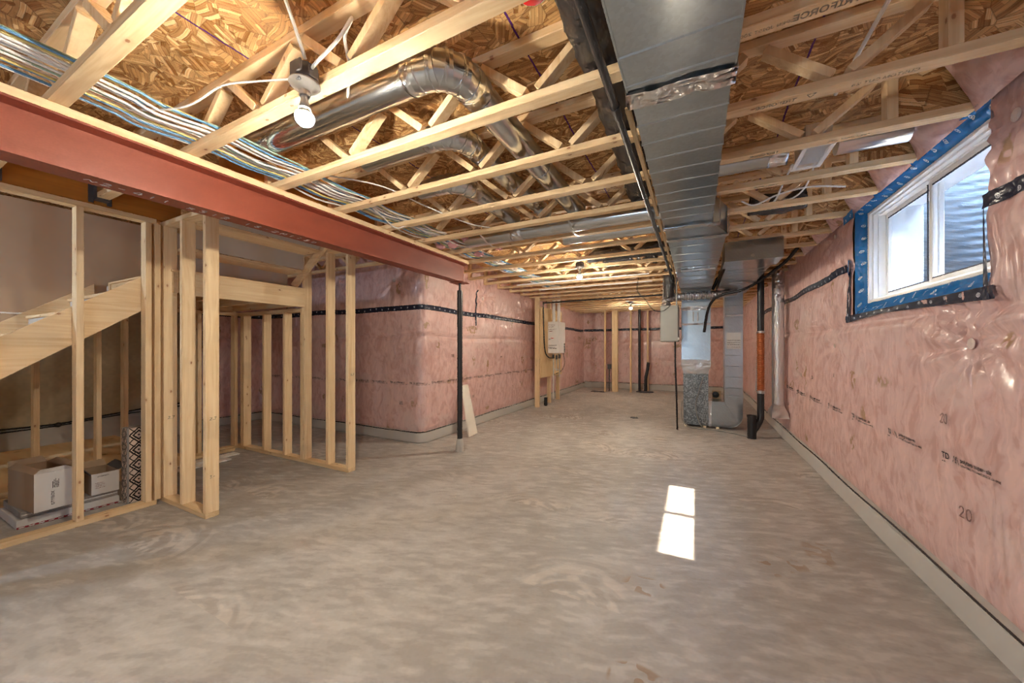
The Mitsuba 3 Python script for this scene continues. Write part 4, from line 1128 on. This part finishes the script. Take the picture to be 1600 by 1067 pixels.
# round galvanized branch pipes in the joists
def round_run(k, pts, r, name='pipe_run'):
    part(k, name, tube(np.array(pts, float), r, 28), 'pipe', smooth=40)
def elbow_run(label, xs, y_bay, x_run, y_end, z, r, seed):
    """A pipe along x in one joist bay, a gored elbow, then along y through the webs."""
    k = thing('branch_pipe', label, 'duct pipe')
    R = 0.15
    round_run(k, [(xs, y_bay, z), (x_run - R, y_bay, z)], r)
    c = (x_run - R, y_bay + R)
    A = [(c[0] + R * math.sin(t), c[1] - R * math.cos(t), z) for t in np.linspace(0, math.pi / 2, 5)]
    for a, b in zip(A[:-1], A[1:]):
        a, b = np.array(a), np.array(b)
        d = (b - a) / np.linalg.norm(b - a)
        part(k, 'elbow_gore', tube([a - d * 0.032, b + d * 0.032], r + 0.004, 28), 'pipe', smooth=40)
        part(k, 'gore_bead', tube([b - d * 0.004, b + d * 0.004], r + 0.009, 28), 'pipe', smooth=40)
    L = y_end - (y_bay + R)
    n = max(int(L / 0.8), 1)
    for j in range(n):
        a, b = y_bay + R + L * j / n, y_bay + R + L * (j + 1) / n
        round_run(k, [(x_run, a, z), (x_run, b + 0.01, z)], r - 0.002 * (j % 2))
        part(k, 'pipe_joint', tube([(x_run, b - 0.006, z), (x_run, b + 0.006, z)], r + 0.003, 28), 'pipe', smooth=40)
    # foil tape where the elbow starts
    part(k, 'foil_tape', crumpled(line((x_run - R - 0.07, y_bay, z), (x_run - R + 0.01, y_bay, z), 7), r + 0.004, seed, 28, 0.03), 'foil', smooth=True)
    part(k, 'foil_tape', crumpled(line((x_run, y_bay + R + 0.02, z), (x_run, y_bay + R + 0.09, z), 7), r + 0.004, seed + 1, 28, 0.03), 'foil', smooth=True)
    return k
elbow_run('shiny galvanized pipe with the large elbow right of the nearest bulb', -2.35, 1.262, -0.945, 3.15, 2.525, 0.076, 1)
elbow_run('galvanized pipe with an elbow, second one behind the large elbow', -2.0, 1.744, -1.255, 3.15, 2.56, 0.066, 3)
elbow_run('galvanized pipe with an elbow, third and farthest from the large elbow', -1.95, 2.232, -1.575, 3.15, 2.54, 0.066, 5)
k = thing('branch_pipe', 'straight galvanized pipe slung on straps across from the beam end to the trunk duct', 'duct pipe')
round_run(k, [(-2.15, 3.208, 2.425), (-1.2, 3.208, 2.43)], 0.075)
round_run(k, [(-1.2, 3.208, 2.43), (-0.21, 3.208, 2.43)], 0.073)
part(k, 'foil_tape', crumpled(line((-1.62, 3.208, 2.428), (-1.50, 3.208, 2.428), 8), 0.077, 7, 28, 0.03), 'foil', smooth=True)
for x in (-0.97, -1.86):
    part(k, 'hanger_strap', join(bar((x, 2.99, 2.386), (x - 0.02, 3.14, 2.356), 0.018, 0.0015, c=0.0003), bar((x - 0.02, 3.14, 2.356), (x - 0.04, 3.28, 2.356), 0.018, 0.0015, c=0.0003), bar((x - 0.04, 3.28, 2.356), (x - 0.05, 3.47, 2.386), 0.018, 0.0015, c=0.0003)), 'pipe')
k = thing('branch_pipe', 'straight galvanized pipe in the bay behind the strapped one', 'duct pipe')
round_run(k, [(-1.25, 3.70, 2.46), (-0.21, 3.70, 2.46)], 0.068)
k = thing('branch_pipe', 'galvanized pipe crossing right of the trunk towards the white floor register', 'duct pipe')
round_run(k, [(0.112, 2.72, 2.475), (0.46, 2.72, 2.475)], 0.062)
part(k, 'foil_tape', crumpled(line((0.40, 2.72, 2.475), (0.50, 2.72, 2.475), 8), 0.064, 9, 24, 0.05), 'foil', smooth=True)
k = thing('branch_pipe', 'galvanized pipe end between the white register and the insulated wall', 'duct pipe')
round_run(k, [(0.74, 2.76, 2.49), (1.05, 2.76, 2.49)], 0.062)
k = thing('air_register', 'white louvred air register hanging in the joists right of the trunk duct', 'air register')
RX, RY, RZ = 0.625, 2.735, 2.425
part(k, 'boot', duct_y([(RY - 0.13, RX - 0.06, RX + 0.06, RZ + 0.02, RZ + 0.14), (RY + 0.13, RX - 0.06, RX + 0.06, RZ + 0.02, RZ + 0.14)]), 'foil')
part(k, 'face_frame', join(chbox(RX - 0.075, RX + 0.075, RY - 0.16, RY - 0.135, RZ, RZ + 0.012), chbox(RX - 0.075, RX + 0.075, RY + 0.135, RY + 0.16, RZ, RZ + 0.012),
                           chbox(RX - 0.075, RX - 0.052, RY - 0.135, RY + 0.135, RZ, RZ + 0.012), chbox(RX + 0.052, RX + 0.075, RY - 0.135, RY + 0.135, RZ, RZ + 0.012)), 'vinyl')
for j in range(14):
    y = RY - 0.125 + j * 0.0185
    part(k, 'louvre', bar((RX - 0.052, y, RZ + 0.008), (RX + 0.052, y, RZ + 0.008), 0.016, 0.0025, up=(0, -0.5, 1), c=0.0005), 'vinyl')
k = thing('capped_collar', 'silver pipe collar with a red cap at the top edge of the photo', 'pipe cap')
cc = (-0.455, 1.035, 2.41)
part(k, 'collar', lathe([(0.055, 0.0), (0.058, 0.004), (0.058, 0.045), (0.055, 0.05), (0.055, 0.22), (0.0, 0.22)], cc, 28), 'pipe', smooth=30)
part(k, 'cap', lathe([(0.0, -0.014), (0.03, -0.013), (0.048, -0.006), (0.052, 0.003), (0.052, 0.01), (0, 0.01)], cc, 28), 'red', smooth=40, label='red cap')

# ------------------------------------------------------------------ pipes and hoses
k = thing('gas_pipe', 'black iron gas pipe running along the left side of the trunk duct', 'gas pipe')
part(k, 'pipe', tube([(-0.314, 0.2, 2.352), (-0.314, 4.0, 2.352)], 0.0165, 12), 'iron', smooth=30)
part(k, 'coupling', tube([(-0.314, 1.62, 2.352), (-0.314, 1.70, 2.352)], 0.022, 12), 'iron', smooth=30)
part(k, 'coupling', tube([(-0.314, 3.97, 2.352), (-0.314, 4.05, 2.352)], 0.022, 12), 'iron', smooth=30)
part(k, 'pipe', tube([(-0.314, 4.0, 2.352), (-0.314, 7.4, 2.352)], 0.0165, 12), 'iron', smooth=30)
part(k, 'cross_pipe', tube([(-0.314, 7.42, 2.30), (-3.0, 7.42, 2.28)], 0.016, 12), 'iron', smooth=30)
part(k, 'riser_nipple', tube([(-0.314, 7.41, 2.36), (-0.314, 7.41, 2.29)], 0.02, 12), 'iron', smooth=30)
k = thing('blocking_strip', 'rough wooden strip fixed along the gas pipe under the joists', 'lumber')
m = chbox(-0.285, -0.262, 1.7, 6.6, 2.366, 2.387)
put(k, m, 'wood', uv=wuv(m, 1, 0.35))
k = thing('white_conduit', 'thin white conduit crossing under the joists in front of the middle bulb, nearer one', 'conduit')
put(k, tube([(-2.75, 5.60, 2.372), (-0.6, 5.60, 2.374)], 0.011, 8), 'white', smooth=40)
k = thing('white_conduit', 'thin white conduit crossing under the joists, second one towards the far wall', 'conduit')
put(k, tube([(-2.6, 6.25, 2.372), (-0.62, 6.25, 2.374)], 0.011, 8), 'white', smooth=40)
k = thing('white_conduit', 'white plastic pipe running through the joist webs right of the trunk duct', 'conduit')
put(k, tube([(0.655, 0.6, 2.60), (0.648, 2.42, 2.60)], 0.0085, 8), 'white', smooth=40)
k = thing('drain_stack', 'black drain pipe with an orange corrugated middle piece right of the return riser', 'drain pipe')
part(k, 'upper_pipe', tube([(0.835, 6.2, 2.62), (0.835, 6.2, 1.50)], 0.042, 20), 'black', smooth=40)
part(k, 'corrugated_hose', ribbed(line((0.835, 6.2, 1.52), (0.835, 6.2, 0.68), 10), 0.046, 0.006, 0.026), 'copper', smooth=60, label='orange corrugated hose')
part(k, 'clamp', lathe([(0.052, 0), (0.052, 0.03), (0.04, 0.03)], (0.835, 6.2, 1.50), 20), 'pipe', smooth=30)
part(k, 'clamp', lathe([(0.05, 0), (0.05, 0.05), (0.04, 0.05)], (0.835, 6.2, 0.64), 20), 'pipe', smooth=30)
part(k, 'trap', tube(smooth_path([(0.835, 6.2, 0.66), (0.835, 6.2, 0.40), (0.83, 6.19, 0.28), (0.78, 6.16, 0.17), (0.74, 6.14, 0.10), (0.73, 6.13, 0.0)], 8), 0.043, 20), 'black', smooth=40)
part(k, 'trap_inlet', lathe([(0.055, 0.0), (0.055, 0.30), (0.062, 0.302), (0.062, 0.33), (0.045, 0.33), (0.042, 0.20), (0, 0.2)], (0.72, 6.13, 0.0), 20), 'black', smooth=30)
k = thing('vent_duct', 'foil-wrapped round vent pipe with a boot, standing against the right wall', 'duct pipe')
part(k, 'pipe', crumpled(line((1.045, 6.25, 2.37), (1.045, 6.25, 0.46), 40), 0.072, 12, 24, 0.05), 'foil', smooth=True)
part(k, 'joint_band', tube([(1.045, 6.25, 1.33), (1.045, 6.25, 1.37)], 0.078, 24), 'foil', smooth=40)
part(k, 'boot', loft([[[1.045 + 0.07 * math.cos(t), 6.25 + 0.07 * math.sin(t), 0.50] for t in np.linspace(0, 2 * math.pi, 24, endpoint=False)],
                      [[1.045 + 0.09 * max(min(1.42 * math.cos(t), 1), -1), 6.25 + 0.14 * max(min(1.42 * math.sin(t), 1), -1), 0.40] for t in np.linspace(0, 2 * math.pi, 24, endpoint=False)],
                      [[1.045 + 0.10 * max(min(1.42 * math.cos(t), 1), -1), 6.25 + 0.18 * max(min(1.42 * math.sin(t), 1), -1), 0.32] for t in np.linspace(0, 2 * math.pi, 24, endpoint=False)]]), 'foil', smooth=30)
k = thing('white_vent_pipe', 'thin white pipe hanging from the joists behind the orange corrugated hose', 'pipe')
put(k, tube([(0.92, 6.95, 2.62), (0.91, 6.95, 1.4), (0.885, 6.93, 0.60)], 0.024, 12), 'white', smooth=40)
k = thing('black_hose', 'thick black cable looping from the right wall down in front of the plenum', 'hose')
put(k, tube(smooth_path([(1.05, 5.20, 2.44), (0.98, 5.45, 2.34), (0.78, 5.9, 2.20), (0.60, 6.12, 2.12), (0.38, 6.20, 2.085), (0.26, 6.30, 2.03), (0.19, 6.45, 1.92), (0.155, 6.52, 1.75), (0.13, 6.54, 1.54)], 10), 0.019, 10), 'black', smooth=True)
k = thing('black_hose', 'straight black hose hanging from the joists right of the trunk duct, above the looping cable', 'hose')
put(k, tube([(0.40, 6.40, 2.60), (0.33, 6.44, 2.42), (0.245, 6.48, 2.20)], 0.022, 10), 'black', smooth=True)
k = thing('condensate_tube', 'clear pale tube curling on the floor from the dark base to the black trap', 'tube')
put(k, join(tube(smooth_path([(-0.19, 6.57, 0.42), (-0.20, 6.55, 0.2), (-0.15, 6.50, 0.06), (0.0, 6.45, 0.012), (0.3, 6.42, 0.010), (0.52, 6.30, 0.010), (0.68, 6.16, 0.012)], 10), 0.009, 8),
            tube(smooth_path([(0.12, 6.585, 0.83), (0.06, 6.57, 0.6), (0.01, 6.56, 0.38), (0.04, 6.53, 0.15), (0.12, 6.48, 0.02), (0.3, 6.43, 0.012)], 10), 0.008, 8)), 'grey_panel', smooth=True)

# ------------------------------------------------------------------ cables
random.seed(4)
cols = ['cable_white', 'cable_white', 'cable_blue', 'cable_white', 'cable_blue', 'cable_white', 'cable_yellow', 'cable_white', 'cable_green', 'cable_blue', 'cable_white']
cname = {'cable_white': 'white', 'cable_blue': 'blue', 'cable_yellow': 'yellow', 'cable_green': 'green'}
NC = 21
for j in range(NC):
    c = cols[j % len(cols)]
    x0 = -2.52 + 0.30 * (j + 0.5) / NC
    lay = j % 2
    pts = []
    ph = rng.uniform(0, 6)
    for i, y in enumerate([-0.9] + [q + d for q in JY if q < 6.6 for d in (0.0, DJ / 2)]):
        on = i % 2 == 1
        pts.append((x0 + 0.022 * math.sin(0.8 * y + ph) + rng.uniform(-0.003, 0.003), y, ZJ + CH + 0.008 + 0.011 * lay + (0.0 if on else -rng.uniform(0.0, 0.03))))
    k = thing('electrical_cable', f'{cname[c]} cable in the bundle laid over the joists along the red beam', 'cable', group=f'{cname[c]} cables in the bundle along the beam')
    put(k, tube(smooth_path(pts, 3), 0.0056 if c != 'cable_white' else 0.0064, 6), c, smooth=True)
def cable(label, pts, r=0.0055, c='cable_white', n=10):
    k = thing('electrical_cable', label, 'cable')
    put(k, tube(smooth_path(pts, n), r, 8), c, smooth=True)
LX = -1.41
cable('white cable looping down into the left of the nearest lamp box from the joist above', [(-2.45, 0.72, 2.44), (-2.1, 0.80, 2.40), (-1.9, 0.86, 2.47), (-1.70, 0.90, 2.45), (LX - 0.055, 0.935, 2.405)], 0.0042)
cable('white cable hanging straight down into the top of the nearest lamp box', [(-1.26, 0.72, 2.68), (-1.28, 0.75, 2.56), (-1.31, 0.82, 2.47), (LX + 0.04, 0.90, 2.43)], 0.0065)
cable('white cable curling out of the right of the nearest lamp box into a loop', [(LX + 0.05, 0.92, 2.40), (-1.30, 0.90, 2.39), (-1.18, 0.90, 2.43), (-1.14, 0.92, 2.50), (-1.17, 0.95, 2.54), (-1.23, 0.97, 2.51), (-1.32, 1.06, 2.50), (-1.5, 1.2, 2.50)], 0.0065)
cable('white cable dangling below the bundle under the red beam nailer', [(-2.30, 2.0, 2.43), (-2.34, 2.2, 2.395), (-2.38, 2.4, 2.36), (-2.32, 2.52, 2.40), (-2.2, 2.9, 2.43)])
cable('white cable leaving the bundle over the third joist towards the pipes', [(-2.3, 1.5, 2.45), (-2.05, 1.9, 2.47), (-1.95, 2.3, 2.44), (-1.8, 2.7, 2.40), (-1.7, 3.0, 2.43)])
cable('white cable draped through the joists right of the flared trunk piece', [(0.33, 3.40, 2.46), (0.42, 3.42, 2.42), (0.56, 3.38, 2.46), (0.75, 3.36, 2.475), (0.95, 3.34, 2.43)], 0.007)
cable('white cable crossing the draped one right of the flared trunk piece', [(0.62, 3.2, 2.60), (0.58, 3.33, 2.50), (0.55, 3.42, 2.43), (0.50, 3.6, 2.45), (0.45, 3.8, 2.52)], 0.007)
cable('white cable slung between the joists behind the register', [(0.74, 3.1, 2.60), (0.72, 3.3, 2.47), (0.66, 3.42, 2.43), (0.6, 3.6, 2.5)], 0.006)
cable('thin black wire dangling under the joists left of the ventilator box', [(-0.80, 6.0, 2.40), (-0.82, 6.05, 2.2), (-0.70, 6.03, 2.05), (-0.58, 6.02, 1.88), (-0.44, 6.02, 1.86), (-0.34, 6.05, 1.94)], 0.005, 'black')
for j, (x, y, z, s) in enumerate([(-2.36, 3.22, 2.43, 0.06), (-2.14, 3.18, 2.44, 0.055), (-2.30, 3.66, 2.42, 0.055), (-2.02, 3.62, 2.45, 0.05), (-2.50, 3.20, 2.42, 0.05)]):
    m = trimesh.creation.icosphere(3, 1.0)
    v = np.array(m.vertices)
    v = v * (0.6 + 0.9 * meshkit.fbm(v * 2.1 + j * 5, 3, j))[:, None] * [s, s * 1.1, s * 0.75] + [x, y, z]
    k = thing('insulation_scrap', 'tuft of pink insulation stuffed in the joists beside the cable bundle near the beam end', 'insulation', group='pink tufts near the beam end')
    put(k, trimesh.Trimesh(v, m.faces, process=False), 'pink_fluff', smooth=True)

# ------------------------------------------------------------------ bare bulb lamps, with unseen ones on cords
def lamp(label, x, y, zc, rad, cord=False):
    k = thing('bare_bulb_lamp', label, 'lamp')
    zt = zc + 0.138
    R_ = [(x + 0.052 * math.cos(t), y + 0.052 * math.sin(t)) for t in np.linspace(0, 2 * math.pi, 8, endpoint=False) + math.pi / 8]
    part(k, 'junction_box', loft([[(a, b, zt) for a, b in R_], [(a, b, zt + 0.06) for a, b in R_]]), 'dark_grey', label='dark grey octagonal box')
    part(k, 'box_clip', chbox(x + 0.03, x + 0.055, y - 0.056, y - 0.046, zt + 0.005, zt + 0.05), 'dark_grey')
    part(k, 'box_clip', chbox(x + 0.048, x + 0.058, y - 0.02, y + 0.02, zt + 0.005, zt + 0.05), 'dark_grey')
    part(k, 'lampholder', lathe([(0.0, 0.0), (0.056, 0.0), (0.058, -0.006), (0.052, -0.014), (0.030, -0.026), (0.022, -0.034), (0.021, -0.052), (0.017, -0.053), (0.017, -0.03), (0.0, -0.03)], (x, y, zt), 28), 'porcelain', smooth=40, label='white lampholder')
    if cord:
        part(k, 'cord', tube([(x, y, zt + 0.05), (x, y, ZT)], 0.005, 6), 'black')
    part(k, 'pull_tab', chbox(x + 0.012, x + 0.034, y - 0.046, y - 0.034, zt - 0.018, zt - 0.008), 'dark_grey')
    part(k, 'bulb_neck', lathe([(0.0135, -0.04), (0.0145, -0.066), (0.017, -0.082), (0.022, -0.104)], (x, y, zt), 20), 'porcelain', smooth=True)
    prof = [(0.022, 0.036)] + [(0.036 * math.sin(t), 0.036 * math.cos(t)) for t in np.linspace(0.66, math.pi, 16)]
    bk = k + '__bulb'
    # a reflector bulb: the silvered upper part is dark, the frosted lower part glows
    put(bk, lathe(prof if cord else prof[5:], (x, y, zc), 24), 'porcelain', smooth=True, label='glowing frosted bulb face', emitter={'type': 'area', 'radiance': rgb(*rad)})
    if not cord:
        part(k, 'bulb_shell', lathe(prof[:6], (x, y, zc), 24), 'porcelain', smooth=True)
lamp('bare bulb hanging by the nearest joists, left of the large duct elbow', LX, JY[1] - 0.088, 2.222, BULB)
lamp('bare bulb in the middle of the room, above the water heater side', LX, JY[9] - 0.088, 2.262, BULB)
lamp('bare bulb farthest away, in front of the far pink wall', LX, JY[18] - 0.088, 2.262, [v * 0.55 for v in BULB])
lamp('unseen bulb on a cord behind the camera, placed to brighten the room', LX, -2.6, 1.25, [v * 0.7 for v in BULB_UNSEEN], True)  # the corded bulbs are out of view, placed to raise the brightness
lamp('unseen bulb on a cord just behind the camera, placed to light the joist undersides', -0.75, -1.9, 1.10, [v * 1.25 for v in BULB_UNSEEN], True)
lamp('unseen bulb on a cord before the stairs, placed to light the stair walls', -4.9, -1.3, 1.9, [v * 2.3 for v in BULB_UNSEEN], True)

# ------------------------------------------------------------------ water heater and its backboard
k = thing('heater_backboard', 'plywood backboard on studs behind the white water heater', 'backboard')
HXF = -3.02
for y in (7.22, 7.95, 8.55):
    wood(k, 'stud', chbox(HXF - 0.089, HXF, y, y + 0.038 if y > 7.3 else y + 0.076, 0.0, ZJ - 0.002), 2, 0.8 if y < 7.3 else 0.6)
part(k, 'board', chbox(HXF + 0.001, HXF + 0.018, 7.30, 8.68, 0.63, 2.19), 'plywood')
k = thing('water_heater', 'white wall-hung tankless water heater on the plywood board', 'water heater')
part(k, 'cabinet', chbox(-3.0, -2.745, 7.72, 8.18, 1.165, 1.885, 0.012), 'vinyl')
part(k, 'front_cover', chbox(-2.747, -2.738, 7.728, 8.172, 1.175, 1.875, 0.006), 'vinyl')
part(k, 'vent_slot', chbox(-2.739, -2.735, 8.09, 8.15, 1.18, 1.40), 'dark_grey')
for z, n_ in ((1.80, 5), (1.76, 4), (1.71, 6), (1.66, 3), (1.48, 2), (1.34, 6), (1.30, 5), (1.27, 6)):
    part(k, 'sticker_line', box(-2.98, -2.98 + 0.032 * n_, 7.7185, 7.72, z, z + 0.010), 'ink_soft' if z > 1.5 else 'ink')
part(k, 'sticker_line', box(-2.93, -2.85, 7.7185, 7.72, 1.50, 1.515), 'red')
for x, z0 in ((-2.95, 0.10), (-2.87, 0.75), (-2.80, 0.62)):
    part(k, 'water_pipe', tube([(x, 7.95, 1.17), (x, 7.95, z0)], 0.012, 10), 'white' if x < -2.9 else 'pipe', smooth=40)
part(k, 'valve', join(chbox(-2.97, -2.93, 7.92, 7.98, 1.06, 1.13), chbox(-2.89, -2.85, 7.92, 7.98, 1.02, 1.12), chbox(-2.82, -2.78, 7.92, 7.98, 1.05, 1.14)), 'dark_grey')
part(k, 'pipe_link', tube([(-2.95, 7.95, 0.8), (-2.80, 7.95, 0.78)], 0.012, 10), 'white', smooth=40)
for x in (-2.94, -2.82):
    part(k, 'flue_pipe', tube([(x, 7.95, 1.88), (x, 7.95, 2.60)], 0.036, 16), 'white', smooth=40, label='white flue pipe')
part(k, 'gas_line', tube(smooth_path([(-2.99, 7.42, 2.28), (-2.99, 7.44, 2.0), (-2.99, 7.5, 1.3), (-2.98, 7.7, 1.08), (-2.9, 7.9, 1.06)], 8), 0.012, 8), 'iron', smooth=True)
part(k, 'power_cord', tube(smooth_path([(-2.76, 8.1, 1.17), (-2.78, 8.25, 0.9), (-2.9, 8.3, 0.72), (-2.99, 8.1, 0.66)], 8), 0.006, 6), 'black', smooth=True)
k = thing('floor_pipe_stub', 'black pipe stub on the floor at the foot of the heater studs', 'pipe')
put(k, lathe([(0.04, 0.0), (0.04, 0.18), (0.03, 0.18), (0.03, 0.05), (0, 0.05)], (-2.98, 7.55, 0), 14), 'black', smooth=30)

# ------------------------------------------------------------------ far end: posts and roughed-in pipes
k = thing('wood_column', 'thick yellow wooden column in front of the far wall', 'column')
wood(k, 'ply', chbox(-2.185, -2.11, 10.80, 10.95, 0, ZJ - 0.002), 2, 0.9)
wood(k, 'ply', chbox(-2.108, -2.03, 10.80, 10.95, 0, ZJ - 0.002), 2, 0.85)
for lab, x, y, w in (('thin stud left of the thick column at the far end', -2.39, 10.70, 0.04), ('thin stud right of the thick column under the farthest bulb', -1.69, 10.90, 0.04), ('thin stud beside the black pipe at the far end', -1.27, 11.28, 0.045)):
    k = thing('lone_stud', lab, 'stud')
    m = chbox(x, x + w, y, y + 0.089, 0, ZJ - 0.002)
    put(k, m, 'wood', uv=wuv(m, 2, 0.5))
k = thing('vent_stack', 'black vertical vent pipe rising from the round floor cover at the far end', 'pipe')
part(k, 'pipe', tube([(-1.45, 11.10, 0.0), (-1.45, 11.10, 2.6)], 0.036, 16), 'black', smooth=40)
part(k, 'floor_cover', lathe([(0, 0), (0.24, 0.0), (0.24, 0.02), (0, 0.025)], (-1.30, 11.12, 0), 28), 'dark_grey', smooth=30)
part(k, 'branch', tube(smooth_path([(-1.29, 11.2, 0.02), (-1.29, 11.2, 0.4), (-1.25, 11.22, 0.6), (-1.22, 11.24, 0.86)], 6), 0.045, 14), 'black', smooth=40)
k = thing('valve_box', 'small dark box on the pipe left of the thick column', 'valve box')
part(k, 'pipe', tube([(-2.28, 10.9, 0), (-2.28, 10.9, 0.7)], 0.014, 8), 'dark_grey', smooth=40)
part(k, 'box', chbox(-2.33, -2.22, 10.87, 10.95, 0.66, 0.80), 'dark_grey')
k = thing('drain_cover', 'small dark drain on the floor in the middle distance', 'floor drain')
put(k, lathe([(0, 0), (0.07, 0), (0.07, 0.006), (0.05, 0.009), (0, 0.009)], (-1.0, 6.95, 0), 20), 'dark_grey', smooth=30)
k = thing('floor_box', 'dark opening cut in the slab near the left end of the far wall', 'floor pit')
put(k, chbox(-2.75, -2.35, 10.5, 10.75, 0.0, 0.006), 'dark_grey')

# board leaning on the insulated wall behind the post
k = thing('leaning_board', 'cream-white board leaning on the pink wall behind the black post', 'board')
A = np.array([(-2.90, 4.33, 0.0), (-2.93, 4.60, 0.0), (-3.235, 4.80, 0.70), (-3.235, 4.63, 0.70)])
nrm = np.array([0.9, 0.25, 0.4]); nrm /= np.linalg.norm(nrm)
put(k, loft([A + nrm * 0.0 + [0, 0, 0.004], A + nrm * 0.016 + [0, 0, 0.004]]), 'cream')
# strip of tape hooked down the pink wall behind the post
sH = None
best = np.argmin(np.abs(film_l.path[:, 1] - 5.1) + (film_l.path[:, 0] < XL - 0.05) * 9)
sH = film_l.L - (YF - 5.11)
S, Z = np.meshgrid(np.linspace(sH, sH + 0.035, 3), np.linspace(1.66, 2.26, 40), indexing='ij')
S = S + 0.05 * np.clip((Z - 2.18) / 0.08, 0, 1) ** 2
part('wall_left', 'patch_tape', grid(film_l.place(S, Z, 0.006), flip=True), 'dark_tape', smooth=True, uv=np.stack([Z.ravel(), ((S - sH) / 0.035).ravel()], 1), label='hooked vertical strip of dark tape')
